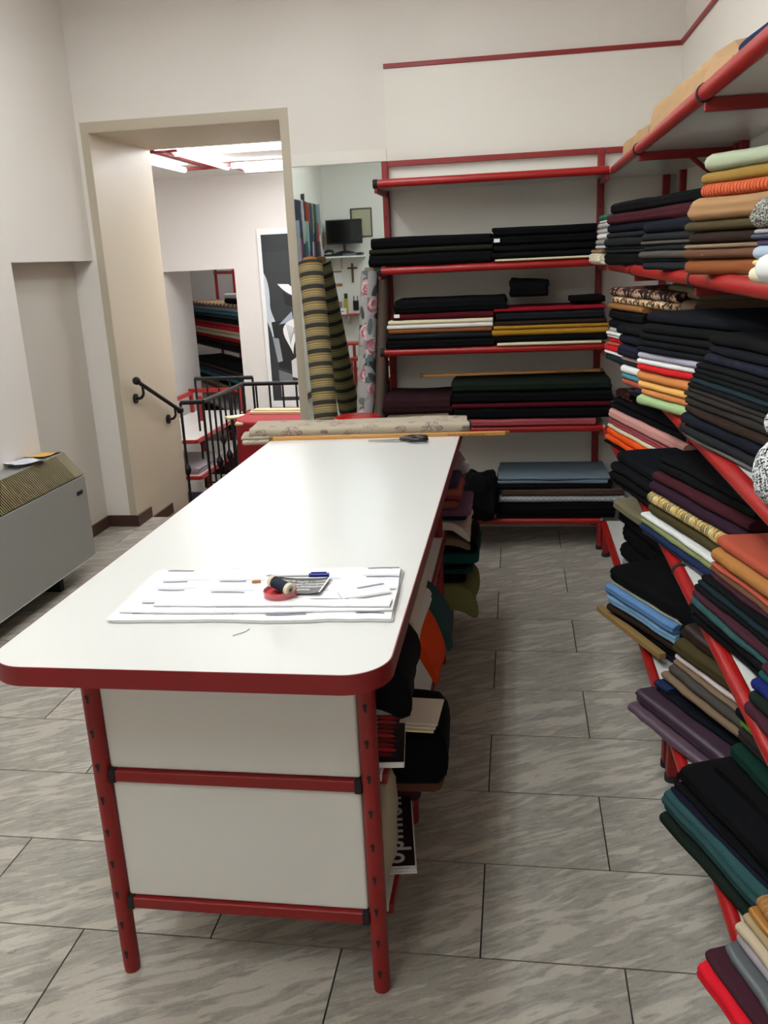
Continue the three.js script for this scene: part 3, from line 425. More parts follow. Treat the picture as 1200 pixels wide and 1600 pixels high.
{
  const t = thing('ballpoint_pen', 'white ballpoint pen with a blue cap behind the flyer', 'pen', [-0.50, onTable + 0.0265, -1.848], R(4));
  obj('barrel', rod([-0.062, 0, 0], [0.03, 0, 0], 0.004, 10), M.white, t); obj('cap', [rod([0.025, 0, 0], [0.072, 0, 0], 0.005, 10), rbox(0.03, 0.066, 0.0045, 0.0075, -0.0015, 0.0015, 0.0007)], std(0x1d1a8c, 0.35), t);
  obj('tip', rod([-0.062, 0, 0], [-0.076, 0, 0], 0.0035, 8, 0.0008), M.steel, t);
}
{
  const t = thing('tape_measure', 'red rolled tape measure in a clear dish on the cloth', 'tape measure', [-0.512, onTable + 0.0185, -1.732]);
  obj('rolled_tape', new THREE.LatheGeometry([[0.012, 0], [0.033, 0], [0.0335, 0.006], [0.033, 0.012], [0.012, 0.012], [0.012, 0]].map(p => new THREE.Vector2(...p)), 32), std(0xc4151f, 0.45), t);
  obj('rim', new THREE.LatheGeometry([[0.034, 0.0], [0.0365, 0], [0.0365, 0.019], [0.034, 0.019], [0.034, 0]].map(p => new THREE.Vector2(...p)), 36), new THREE.MeshPhysicalMaterial({ color: 0xf0b0b4, roughness: 0.1, transmission: 0.8, thickness: 0.0 }), t);
  const s = thing('thread_spool', 'spool of navy thread resting on the red tape measure', 'spool', [-0.508, onTable + 0.048, -1.728], R(-33)); s.rotation.z = R(-9);
  obj('core', rod([-0.03, 0, 0], [0.03, 0, 0], 0.009, 16), std(0xd8ccae, 0.6), s);
  obj('thread', rod([-0.021, 0, 0], [0.021, 0, 0], 0.0128, 20), std(0x101a30, 0.85), s);
  for (const q of [-1, 1]) { const f = obj('flange', rod([q * 0.021, 0, 0], [q * 0.03, 0, 0], 0.0142, 20), std(0xd8ccae, 0.6), s); obj('hole', rod([q * 0.0295, 0, 0], [q * 0.0302, 0, 0], 0.004, 10), M.black, f); }
}
{ const o = obj('wood_clip', [rbox(-0.009, 0.009, 0, 0.006, -0.003, 0.003, 0.002), rbox(-0.012, -0.006, 0.001, 0.005, -0.005, 0.005, 0.002)], std(0xb47a3c, 0.6)); o.position.set(-0.592, onTable + 0.0175, -1.822); o.rotation.y = R(10); tag(o, 'tiny brown clip lying left of the flyer', 'clip'); }
{ const o = obj('loose_thread', pipe([[-0.57, onTable + 0.0012, -1.565], [-0.55, onTable + 0.0012, -1.585], [-0.545, onTable + 0.0012, -1.6]], 0.0006, 12, 5), M.grout); tag(o, 'thin loose thread on the tabletop below the cloth', 'thread'); }
// wooden metre ruler, printed near its right end
const woodTex = canvasTex(1024, 64, (g, w, h) => { g.fillStyle = '#c98d49'; g.fillRect(0, 0, w, h); const r = rng(8); for (let i = 0; i < 220; i++) { g.globalAlpha = 0.18; g.fillStyle = r() < 0.5 ? '#9a6228' : '#e0ab66'; g.fillRect(r() * w, r() * h, 100 + r() * 300, 1 + r() * 2); } g.globalAlpha = 1; }, 1, 0.06);
const ruleWood = std(0xffffff, 0.45, { map: woodTex });
const ruleTex = canvasTex(1024, 64, (g, w, h) => { g.fillStyle = '#c08440'; g.fillRect(0, 0, w, h); g.fillStyle = '#24160c'; const r = rng(3); for (let x = 10; x < 980; x += 22 + r() * 10) { const big = x < 520, hh = big ? 36 : 24; if (Math.abs(x - 270) < 16 || Math.abs(x - 540) < 20) continue; g.fillRect(x, 48 - hh, 7, hh); g.fillRect(x, 48 - hh + (r() < 0.5 ? 0 : hh / 2 - 3), 17, 8); if (r() < 0.6) g.fillRect(x + 12, 48 - hh, 6, hh); } });
function metreRule(label, pos, turn, L) {
  const t = thing('metre_ruler', label, 'ruler', pos, turn);
  obj('stick', rbox(0, L, 0, 0.014, -0.026, 0, 0.0015), ruleWood, t);
  for (const s of [0, 1]) obj('end_ferrule', rbox(s ? L - 0.018 : -0.001, s ? L + 0.001 : 0.018, -0.0005, 0.0148, -0.0268, 0.0008, 0.001), std(0x8a6a2c, 0.4, { metalness: 0.6 }), t);
  const p = new THREE.PlaneGeometry(0.155, 0.010); const m = obj('print', p, std(0xffffff, 0.45, { map: ruleTex }), t); m.position.set(L * 0.825, 0.0068, 0.0006); return t;
}
metreRule('wooden metre ruler overhanging the far end of the cutting table', [-1.04, onTable, -3.535], R(2.6), 1.012);
metreRule('wooden metre ruler lying on dark cloth on the back unit\'s fourth shelf', [-0.53, 0.958, -4.86], R(3), 1.0);
{
  const t = thing('scissors', 'tailor scissors with black handles against the wooden ruler', 'scissors', [-0.47, onTable + 0.002, -3.475], R(2));
  const bl = (x1, z) => { const s = new THREE.Shape(); s.moveTo(0.02, -0.009); s.lineTo(-0.13, -0.001); s.lineTo(-0.132, 0.001); s.lineTo(0.02, 0.009); s.closePath(); const g = new THREE.ExtrudeGeometry(s, { depth: 0.003, bevelEnabled: false }); g.rotateX(-Math.PI / 2); g.translate(0, z, 0); return g; };
  obj('blade', bl(0, 0.006), M.steel, t); obj('blade', bl(0, 0.002), M.steel, t);
  const loop = (dz, L) => { const g = new THREE.TorusGeometry(0.024, 0.0085, 10, 22); g.scale(L, 0.8, 1); g.rotateX(Math.PI / 2); g.translate(0.068 + dz * 0.3, 0.012, dz); return g; };
  obj('handle', [loop(-0.02, 1.6), rod([0, 0.009, 0], [0.045, 0.012, -0.012], 0.009, 10, 0.008)], std(0x0c0d10, 0.35), t);
  obj('handle', [loop(0.022, 1.35), rod([0, 0.009, 0], [0.045, 0.012, 0.012], 0.009, 10, 0.008)], std(0x0c0d10, 0.35), t);
  obj('pivot_screw', rod([0.004, 0.009, 0], [0.004, 0.012, 0], 0.005, 12), M.steel, t);
}
// floral bolt across the far end of the table
const faded = canvasTex(1024, 512, (g, w, h) => {
  g.fillStyle = '#b0a38f'; g.fillRect(0, 0, w, h); const r = rng(33);
  for (let i = 0; i < 40; i++) { const x = r() * w, y = r() * h, q = 14 + r() * 34, c = ['#5e4048', '#55353f', '#7a6258', '#6b4c50'][Math.floor(r() * 4)]; for (let k = 0; k < 60; k++) { g.globalAlpha = 0.5; g.fillStyle = c; const a = r() * 6.28, d = Math.sqrt(r()) * q; g.fillRect(x + Math.cos(a) * d * 1.5, y + Math.sin(a) * d, 3 + r() * 8, 2 + r() * 6); } }
  g.globalAlpha = 1;
}, 0.6, 0.3);
{
  const m = std(0xffffff, 0.95, { map: faded, bumpMap: weave, bumpScale: 0.0008 });
  const t = thing('fabric_bolt', 'flattened bolt of cream floral fabric across the far end of the cutting table', 'fabric', [-1.13, onTable, -3.575], R(4));
  obj('wrapped_cloth', foldedGeo(0.93, 0.17, 0.046, 811, { layers: 1, rough: 1.2 }), m, t);
  const f = obj('loose_end', foldedGeo(0.16, 0.13, 0.018, 812, { layers: 1, rough: 1.6 }), m, t); f.position.set(-0.05, -0.004, 0.01);
  const f2 = obj('loose_end', foldedGeo(0.13, 0.12, 0.02, 813, { layers: 1, rough: 1.6 }), m, t); f2.position.set(-0.03, -0.022, 0.02); 
  const c = obj('core_end', [rod([0.92, 0.023, -0.06], [0.945, 0.023, -0.06], 0.02, 16)], std(0x3a332c, 0.9), t);
}
// ------------------------------------------------------------------ pieces stuffed under the table
const under = (key, label, x, y, z, L, D, T, turn, o) => piece(key, L, D, T, [x, y, z], turn, label, 'cloth stuffed under the cutting table', o);
// far stack on the upper shelf: fronts face the aisle (+x)
const AI = Math.PI / 2;                                        // local front (+z) to +x
{
  const far = [['oliveyellow', 0.21, 0.115, -0.165, 0.36, 'olive green cloth hanging out of the lower table shelf above the floor', { droop: 0.05, over: 0.1, rough: 2, layers: 1 }], ['black', 0.326, 0.03, -0.2, 0.34, 'black folded cloth just above the olive green one under the table'], ['deepteal', 0.357, 0.034, -0.178, 0.36, 'lower of two teal folded cloths in the far pile under the table'], ['black', 0.392, 0.016, -0.19, 0.34, 'thin black cloth between two teal cloths under the table'], ['deepteal', 0.409, 0.04, -0.15, 0.36, 'upper of two teal folded cloths in the far pile under the table'], ['black', 0.45, 0.045, -0.152, 0.3, 'black folded cloth above the teal cloths under the table', { rough: 1.6 }], ['taupe', 0.492, 0.028, -0.178, 0.36, 'taupe folded cloth below the upper shelf at the table far end', { droop: 0.03, over: 0.1 }],
    ['ivory', 0.55, 0.036, -0.185, 0.36, 'ivory cloth drooping from the upper table shelf at the far end', { droop: 0.055, over: 0.09, rough: 1.5 }], ['blackteal', 0.587, 0.026, -0.2, 0.34, 'dark green grey folded cloth above the ivory one under the table'], ['mauve', 0.614, 0.026, -0.178, 0.3, 'mauve folded cloth in the far pile under the table'], ['terracotta', 0.641, 0.03, -0.222, 0.36, 'lower terracotta folded cloth in the far pile under the table'], ['rose', 0.672, 0.026, -0.215, 0.3, 'rose folded cloth in the far pile under the table'], ['terracotta', 0.699, 0.026, -0.215, 0.28, 'upper terracotta folded cloth in the far pile under the table'], ['purple', 0.726, 0.03, -0.222, 0.26, 'purple folded cloth near the top of the far pile under the table']];
  far.forEach(([k, y, T, x, L, lab, o], i) => under(k, lab, x, y, -3.30 - (i % 3) * 0.018, L, Math.min(0.2, 0.31 + x + 0.03), T, AI, o || {}));
  under('lilac', 'dusty lilac folded cloth tilted on top of the far pile under the table', -0.185, 0.735, -3.5, 0.24, 0.13, 0.055, AI + R(12), {});
}
{
  under('ivory', 'ivory folded cloth, thick one standing highest under the near table edge', -0.245, 0.70, -1.93, 0.42, 0.2, 0.07, AI, {});
  under('white', 'white folded cloth under the ivory one below the tabletop', -0.243, 0.635, -1.93, 0.40, 0.2, 0.062, AI, {});
  under('tigerorange', 'orange cloth hanging over the side of the table shelf', -0.21, 0.62, -2.12, 0.2, 0.14, 0.06, AI, { droop: 0.13, over: 0.11, rough: 1.6 });
  under('tealgrey', 'shiny grey teal cloth hanging behind the orange one under the table', -0.195, 0.60, -2.34, 0.22, 0.15, 0.05, AI, { droop: 0.12, over: 0.12, rough: 2 });
  under('black', 'black cloth bundle hanging just under the near table corner', -0.222, 0.69, -1.62, 0.27, 0.13, 0.1, AI, { droop: 0.03, over: 0.1, rough: 2, layers: 1 });
  under('black', 'black folded cloth on the lower shelf below the cream sheets', -0.168, 0.385, -1.82, 0.19, 0.2, 0.155, AI, { rough: 1.6, layers: 1 });
  under('brown', 'brown folded cloth under the black one on the lower table shelf', -0.178, 0.335, -1.86, 0.2, 0.18, 0.048, AI, { layers: 1 });
  under('maroon', 'maroon folded cloth at the bottom of the lower table shelf', -0.25, 0.21, -2.0, 0.3, 0.15, 0.09, AI, {});
  const sh = thing('paper_stack', 'stack of cream paper sheets on black cloth under the table', 'paper', [-0.228, 0.5435, -1.86], R(-3));
  for (let i = 0; i < 3; i++) obj('sheet', rbox(-0.05 + i * 0.004, 0.04 + i * 0.004, i * 0.006, i * 0.006 + 0.005, -0.07 + i * 0.004, 0.072 - i * 0.006, 0.001), [M.paleWood, std(0xd8cfc4, 0.7), std(0xd6c6b6, 0.7)][i], sh);
}
{
  const cov = canvasTex(512, 512, (g, w, h) => { g.fillStyle = '#15161c'; g.fillRect(0, 0, w, h); const r = rng(71); for (let i = 0; i < 9; i++) { g.fillStyle = '#c9c3bd'; const y = 30 + i * 50; g.beginPath(); g.ellipse(150 + r() * 40, y, 120, 16, 0.05, 0, 7); g.fill(); g.fillStyle = ['#c01a22', '#d8303a', '#8e1018'][i % 3]; g.beginPath(); g.ellipse(330 + r() * 40, y + 6, 90, 20, 0.1, 0, 7); g.fill(); g.fillStyle = '#101014'; g.beginPath(); g.ellipse(420 + r() * 30, y, 26, 12, 0.4, 0, 7); g.fill(); } });
  const t = thing('magazine', 'magazine with red and white cover sticking out of the table side', 'magazine', [-0.306, 0.5445, -1.732], R(6));
  obj('pages', rbox(-0.085, 0.055, 0, 0.014, -0.105, 0.1, 0.002), M.white, t);
  const pl = new THREE.PlaneGeometry(0.139, 0.203); pl.rotateX(-Math.PI / 2); pl.translate(-0.015, 0.0146, -0.0025); obj('cover', pl, std(0xffffff, 0.3, { map: cov }), t);
}
{
  const cov = canvasTex(1024, 384, (g, w, h) => { g.fillStyle = '#1e0f12'; g.fillRect(0, 0, w, h); g.fillStyle = '#d9d5d2'; g.font = 'bold 262px sans-serif'; g.fillText('opinioni', 24, 300); });
  const t = thing('magazine', 'dark magazine with big white vertical lettering low under the table', 'magazine', [-0.307, 0.2095, -1.75], R(9));
  for (let i = 0; i < 4; i++) obj('pages', rbox(-0.13, 0.068 - i * 0.002, i * 0.0045, i * 0.0045 + 0.004, -0.26, 0.04 - i * 0.006, 0.001), M.white, t);
  const pl = new THREE.PlaneGeometry(0.292, 0.11); pl.rotateX(-Math.PI / 2); pl.rotateY(Math.PI / 2); pl.translate(0.009, 0.0184, -0.112); obj('cover', pl, std(0xffffff, 0.35, { map: cov }), t);
}
{
  // pale cloth bag bulging out of the lower shelf
  const g = new THREE.SphereGeometry(1, 28, 22), p = g.attributes.position;
  for (let i = 0; i < p.count; i++) { const v = V(p.getX(i), p.getY(i), p.getZ(i)), k = 1 + 0.12 * noise(v.x * 2.1 + 3, v.y * 2.3 + v.z * 2, 41) + 0.05 * noise(v.x * 7, v.y * 6 + v.z * 7, 43); p.setXYZ(i, Math.sign(v.x) * Math.pow(Math.abs(v.x), 0.7) * 0.075 * k, Math.sign(v.y) * Math.pow(Math.abs(v.y), 0.7) * 0.145 * k, Math.sign(v.z) * Math.pow(Math.abs(v.z), 0.7) * 0.07 * k); }
  g.computeVertexNormals(); const o = obj('cloth_bag', g, std(0xb0a68f, 0.9, { bumpMap: weave, bumpScale: 0.001 })); o.position.set(-0.345, 0.375, -1.70); tag(o, 'pale crumpled cloth bag behind the near right table leg', 'bag');
}
// ------------------------------------------------------------------ mirror, leaning rolls, stool
{
  const t = thing('wall_mirror', 'tall frameless mirror screwed to the wall between passage and shelves', 'mirror', [0, 0, 0]);
  obj('glass', box(-1.249, -0.712, 0.25, 2.117, ZB + 0.0005, ZB + 0.008), new THREE.MeshStandardMaterial({ color: 0xd3dedb, metalness: 1, roughness: 0.015 }), t);
  obj('screw_cap', lathe([[0, 0.006], [0.008, 0.005], [0.012, 0]].reverse(), 16).rotateX(Math.PI / 2).translate(-0.985, 2.15, ZB), M.nicheBoard, t);
  obj('top_strip', rbox(-1.249, -0.708, 2.12, 2.185, ZB, ZB + 0.006, 0.002), M.panel, t);
}
function roll(name, label, bottom, top, r, m, coreColor) {
  const t = thing(name, label, 'fabric roll', bottom); const d = V(...top).sub(V(...bottom)), L = d.length(); t.quaternion.setFromUnitVectors(V(0, 1, 0), d.normalize());
  const g = new THREE.CylinderGeometry(r, r, L, 40, 24), p = g.attributes.position, uv = g.attributes.uv; g.translate(0, L / 2, 0);
  for (let i = 0; i < p.count; i++) { const a = Math.atan2(p.getZ(i), p.getX(i)), k = 1 + 0.012 * noise(a * 2, p.getY(i) * 4, 3); p.setX(i, p.getX(i) * k); p.setZ(i, p.getZ(i) * k); uv.setXY(i, uv.getX(i) * 2 * Math.PI * r, uv.getY(i) * L); }
  obj('wound_cloth', g, m, t);
  obj('core', new THREE.LatheGeometry([[r * 0.45, L - 0.02], [r * 0.6, L - 0.02], [r * 0.6, L + 0.022], [r * 0.45, L + 0.022], [r * 0.45, L - 0.02]].map(q => new THREE.Vector2(...q)), 24), std(coreColor, 0.8), t);
  return t;
}
{
  const st = stripes([[0.34, '#34322c'], [0.05, '#a8823c'], [0.1, '#8e7f5e'], [0.05, '#55492c'], [0.12, '#b39a62'], [0.06, '#6a5a34'], [0.06, '#b8a06c'], [0.22, '#8a7b58']], 0.072);
  roll('fabric_roll', 'thick roll of brown and gold striped fabric leaning on the mirror', [-1.0, 0.005, -4.63], [-1.150, 1.60, -5.02], 0.068, std(0xffffff, 0.9, { map: st, bumpMap: weave, bumpScale: 0.0006 }), 0xa8703c);
  const rose = canvasTex(512, 1024, (g, w, h) => {
    g.fillStyle = '#9c9795'; g.fillRect(0, 0, w, h); const r = rng(61);
    for (let i = 0; i < 60; i++) { g.globalAlpha = 0.5; g.fillStyle = ['#b5b1af', '#8a8684', '#76706c'][i % 3]; g.beginPath(); g.ellipse(r() * w, r() * h, 20 + r() * 50, 10 + r() * 30, r() * 3, 0, 7); g.fill(); }
    g.globalAlpha = 1;
    for (let i = 0; i < 40; i++) { g.fillStyle = ['#3a4443', '#26302e', '#5a6664'][i % 3]; g.beginPath(); g.ellipse(r() * w, r() * h, 50 + r() * 30, 18 + r() * 18, r() * 3, 0, 7); g.fill(); }
    for (let i = 0; i < 9; i++) { const x = (i % 3) * 180 + 60 + r() * 60, y = i * 112 + 60; for (let k = 0; k < 26; k++) { const q = 1 - k / 26, an = k * 2.4; g.globalAlpha = 0.75; g.fillStyle = ['#b98f90', '#8e3c48', '#c9b6b3', '#a8626c', '#a27a7c', '#d0c2bf'][Math.floor(r() * 6)]; g.beginPath(); g.ellipse(x + Math.cos(an) * 66 * q, y + Math.sin(an) * 56 * q, 14 + 26 * q, 9 + 15 * q, an + 1.57, 0, 7); g.fill(); } g.globalAlpha = 1; }
  }, 0.36, 0.72);
  roll('fabric_roll', 'roll of grey fabric with pink roses leaning against the shelving', [-0.872, 0.005, -4.62], [-0.815, 1.53, -5.03], 0.05, std(0xffffff, 0.85, { map: rose }), 0x8a7a66);
  roll('fabric_roll', 'slim roll of plain brown fabric beside the rose printed roll', [-0.785, 0.005, -4.60], [-0.730, 1.52, -5.02], 0.03, std(0x4c3b30, 0.7), 0x2a211c);
}
function redStool(label, pos, h, r, turn = 0) {
  const t = thing('stool', label, 'stool', pos, turn);
  obj('seat', lathe([[0, h - 0.03], [r * 0.9, h - 0.03], [r, h - 0.018], [r, h - 0.006], [r * 0.93, h], [0, h + 0.002]], 40), std(0xc01214, 0.22), t);
  for (let i = 0; i < 4; i++) { const a = i * Math.PI / 2 + 0.4, c = Math.cos(a), s = Math.sin(a); obj('leg', pipe([[c * r * 0.55, h - 0.03, s * r * 0.55], [c * r * 0.7, h * 0.6, s * r * 0.7], [c * r * 1.05, 0.004, s * r * 1.05]], 0.012, 16, 8), M.red, t); }
  const ring = new THREE.TorusGeometry(r * 0.8, 0.008, 8, 32); ring.rotateX(Math.PI / 2); ring.translate(0, h * 0.42, 0); obj('foot_ring', ring, M.red, t);
}
redStool('red round stool between the cutting table and the mirror', [-0.80, 0, -4.33], 0.838, 0.12);
// ------------------------------------------------------------------ convector heater on the left
{
  const t = thing('convector_heater', 'grey convector heater with brass sloping grille on the left wall', 'heater', [0, 0, 0]);
  const z0 = -4.285, z1 = -2.9, xf = -2.30, yb = 0.105, yt = 0.555, xb = -2.405, ytop = 0.685;
  const s = new THREE.Shape(); s.moveTo(2.51 - 0.004, yb); s.lineTo(-xf - 0.003, yb); s.lineTo(-xf, yb + 0.003); s.lineTo(-xf, yt); s.lineTo(-xf + 0.006, yt + 0.004); s.lineTo(-xb - 0.004, ytop - 0.01); s.lineTo(-xb, ytop); s.lineTo(2.506, ytop); s.closePath();
  const g = new THREE.ExtrudeGeometry(s, { depth: z1 - z0, bevelEnabled: false }); g.scale(-1, 1, 1); g.translate(0, 0, z0);
  const ix = g.index; { const p = g.attributes.position; const n = p.count; const arr = p.array; for (let i = 0; i < n; i += 3) for (let k = 0; k < 3; k++) { const a = arr[3 * (i + 1) + k]; arr[3 * (i + 1) + k] = arr[3 * (i + 2) + k]; arr[3 * (i + 2) + k] = a; } g.computeVertexNormals(); }
  obj('casing', g, std(0x918f89, 0.5), t);
  const dx = xb - xf, dy = ytop - yt, len = Math.hypot(dx, dy), ang = Math.atan2(dy, -dx), cx = (xf + xb) / 2, cy = (yt + ytop) / 2, fins = [];
  for (let z = z0 + 0.10; z < z1 - 0.01; z += 0.0165) { const b = new THREE.BoxGeometry(len - 0.016, 0.007, 0.007); b.rotateZ(-ang); b.translate(cx + 0.004, cy + 0.004, z); fins.push(b); }
  const nb = new THREE.BoxGeometry(len - 0.012, 0.002, z1 - z0 - 0.02); nb.rotateZ(-ang); nb.translate(cx + 0.001, cy + 0.001, (z0 + z1) / 2); obj('grille_bed', nb, std(0x241f14, 0.7), t);
  const pl = new THREE.BoxGeometry(len - 0.014, 0.005, 0.085); pl.rotateZ(-ang); pl.translate(cx + 0.003, cy + 0.003, z0 + 0.048); obj('grille_plate', pl, std(0x64562f, 0.55, { metalness: 0.3 }), t);
  const fm = obj('grille_fins', fins, std(0x66572c, 0.5, { metalness: 0.2 }), t); fm.userData.kind = 'stuff';
  obj('badge', rbox(xf - 0.001, xf + 0.002, 0.467, 0.489, -4.24, -4.175, 0.002), M.black, t);
  for (const z of [-4.0, -3.1]) obj('wall_foot', rbox(-2.49, -2.36, 0.0, yb, z - 0.02, z + 0.02, 0.004), M.rubber, t);
}
{
  const sh = (name, label, col, x, z, turn, w, d, y, tex) => { const g = new THREE.PlaneGeometry(w, d, 10, 6), p = g.attributes.position; for (let i = 0; i < p.count; i++) p.setZ(i, 0.012 * Math.pow(Math.abs(p.getX(i)) / (w / 2), 2) * noise(p.getX(i) * 9 + 3, p.getY(i) * 6, 4) + 0.003 + 0.004 * noise(p.getX(i) * 20, p.getY(i) * 20, 6)); g.computeVertexNormals(); const o = obj(name, g, std(col, 0.7, { side: THREE.DoubleSide, map: tex || null })); o.position.set(x, y, z); o.rotation.set(-Math.PI / 2, 0, turn); tag(o, label, 'paper'); };
  sh('paper_sheet', 'white printed sheet on top of the convector heater', 0xe8e8ee, -2.445, -3.98, R(70), 0.21, 0.12, 0.699, canvasTex(256, 160, (g, w, h) => { g.fillStyle = '#fbfbfd'; g.fillRect(0, 0, w, h); g.fillStyle = '#a0a6c0'; for (let i = 0; i < 6; i++) g.fillRect(30, 30 + i * 18, 120 + (i * 37) % 70, 5); }));
  sh('paper_sheet', 'yellow edged sheet lying under the white one on the heater', 0xdcae58, -2.455, -4.18, R(84), 0.20, 0.09, 0.69);
}
// ------------------------------------------------------------------ parcels and extra rolls on the right unit
{
  const parcel = (label, x, y, z, L, D, T, turn, seed) => {
    const g = new THREE.BoxGeometry(L, T, D, Math.max(6, Math.round(L / 0.06)), 4, 6), p = g.attributes.position; g.translate(L / 2, T / 2, -D / 2);
    for (let i = 0; i < p.count; i++) { let px = p.getX(i), py = p.getY(i), pz = p.getZ(i); const e = Math.min(px, L - px) / 0.05, k = 1 - 0.22 * Math.max(0, 1 - e), f = 1 - 0.28 * Math.pow(Math.abs(pz + D / 2) / (D / 2), 3) * (py / T); if (py > 0) py = py * k * f + 0.009 * noise(px * 16, pz * 16 + py * 9, seed); pz = (pz + D / 2) * (1 - 0.06 * Math.pow(py / T, 2)) - D / 2 + 0.007 * noise(px * 18 + 5, py * 22, seed + 3); px += 0.008 * noise(py * 20, pz * 20, seed + 6); p.setXYZ(i, px, Math.max(0, py), pz); }
    g.computeVertexNormals(); const o = obj('kraft_parcel', g, M.kraft); o.position.set(x, y, z); o.rotation.y = turn; tag(o, label, 'parcel');
  };
  parcel('small brown paper parcel at the far end of the top right shelf', 0.47, 1.987, -4.27, 0.52, 0.3, 0.085, -Math.PI / 2 + R(3), 91);
  parcel('long brown paper parcel lying along the top right shelf', 0.50, 1.987, -3.68, 1.0, 0.3, 0.145, -Math.PI / 2 + R(2), 92);
  parcel('crumpled near end of brown wrapping paper beside the blue bolt', 0.505, 1.987, -2.67, 0.22, 0.28, 0.095, -Math.PI / 2 + R(4), 93);
  piece('navyblue', 0.6, 0.3, 0.07, [0.515, 1.987, -2.38], -Math.PI / 2 + R(3), 'dark blue folded fabric on the top right shelf behind the red tube', 'folded fabrics on the right shelving unit');
  const knit = (label, x, y, z, r, L, seed, k) => {
    const tex = canvasTex(512, 512, (g, w, h) => { g.fillStyle = '#c9c9c7'; g.fillRect(0, 0, w, h); const q = rng(seed); for (let i = 0; i < 900; i++) { g.strokeStyle = q() < 0.62 ? '#18181a' : '#f0f0ee'; g.lineWidth = 5 + q() * 5; g.lineCap = 'round'; const x = q() * w, y = q() * h, a = (i % 2 ? 0.6 : -0.6) + q() * 0.5; g.beginPath(); g.moveTo(x, y); g.lineTo(x + Math.cos(a) * 26, y + Math.sin(a) * 26); g.stroke(); } }, 0.14, 0.14);
    const o = obj('knit_roll', foldedGeo(L, r * 2.4, r * 2, seed, { layers: 1, rough: 1.4 }), std(0xffffff, 0.97, { map: tex, bumpMap: tex, bumpScale: 0.003 })); o.position.set(x, y, z); o.rotation.y = -Math.PI / 2 + R(k); tag(o, label, 'fabric');
  };
  knit('thick black and white chunky knit roll, near end of third right shelf', 0.435, 1.125, -1.69, 0.055, 0.5, 31, 5);
  knit('small roll of black and white knit above the thick knit roll', 0.47, 1.236, -1.735, 0.032, 0.5, 35, 8);
  piece('white', 0.4, 0.2, 0.05, [0.40, 1.531, -1.62], -Math.PI / 2 + R(10), 'white rolled fabric poking over the red tube of the second right shelf', 'folded fabrics on the right shelving unit', { layers: 1 });
  const t = thing('fabric_bolt', 'black fabric bolt with a grey board showing at its end', 'fabric', [0.585, 1.335, -3.02], -Math.PI / 2 + R(2));
  obj('wrapped_cloth', foldedGeo(0.66, 0.2, 0.06, 96, { layers: 1 }), cloth('black').m, t); obj('board', rbox(0.02, 0.58, 0.02, 0.046, -0.01, 0.006, 0.006), std(0x8c8880, 0.8), t);
  piece('taupe', 0.5, 0.26, 0.05, [0.55, 1.365, -3.62], -Math.PI / 2 + R(4), 'beige folded fabric under another against the third right shelf back', 'folded fabrics on the right shelving unit');
  piece('khaki', 0.45, 0.24, 0.045, [0.57, 1.415, -3.58], -Math.PI / 2 + R(4), 'beige folded fabric topping the pair against the third right shelf back', 'folded fabrics on the right shelving unit');
  const cb = obj('cardboard_strip', rbox(0, 0.47, 0, 0.022, -0.03, 0, 0.003), std(0x8f6f3e, 0.8)); cb.position.set(0.315, 0.205, -3.34); cb.rotation.y = -Math.PI / 2 + R(22); tag(cb, 'long tan cardboard strip jutting below the blue stack over the aisle', 'cardboard');
}
{ // small extras on the back unit
  for (const [x, y, z, l] of [[-0.112, 1.655, -4.70, 'small white price tag on the black pile of the second back shelf'], [-0.642, 1.296, -4.699, 'small white price tag on the wine red fabric of the third back shelf']]) { const o = obj('price_tag', rbox(x, x + 0.03, y, y + 0.018, z, z + 0.002, 0.001, 1), M.white); tag(o, l, 'tag'); }
  piece('black', 0.2, 0.28, 0.085, [-0.035, 1.375, -4.78], 0, 'bunched black fabric standing proud on the third back shelf', 'folded fabrics on the back shelving unit', { rough: 1.8 });
  piece('black', 0.17, 0.25, 0.03, [0.28, 1.334, -4.80], 0, 'short black fabric at the right end of the third back shelf', 'folded fabrics on the back shelving unit', { rough: 1.6 });
  lump('black', [-0.205, 0.178, -4.72], [0.21, 0.27, 0.3], 51, 'black cloth bundle slumped at the left of the bottom back shelf');
  lump('ivory', [-0.345, 0.178, -4.78], [0.12, 0.15, 0.2], 55, 'crumpled ivory cloth beside the black bundle on the bottom back shelf');
}
// ------------------------------------------------------------------ second room
{
  const t = thing('handrail', 'short black iron handrail bracketed to the beige passage wall', 'handrail', [0, 0, 0]);
  const a = [-2.375, 0.93, -5.25], b = [-2.375, 0.628, -5.915];
  obj('rail', rod(a, b, 0.014, 12), M.iron, t); obj('end_knob', ball(...a, 0.026), M.iron, t); obj('end_knob', ball(...b, 0.026), M.iron, t);
  for (const f of [0.12, 0.86]) { const p = [0, 1, 2].map(i => mix(a[i], b[i], f)); const br = obj('bracket', pipe([[p[0], p[1] - 0.01, p[2]], [p[0], p[1] - 0.06, p[2]], [p[0] - 0.02, p[1] - 0.085, p[2]], [-2.437, p[1] - 0.088, p[2]]], 0.009, 16, 8), M.iron, t); obj('rosette', rod([-2.4375, p[1] - 0.088, p[2]], [-2.425, p[1] - 0.088, p[2]], 0.032, 16), M.iron, br); }
}
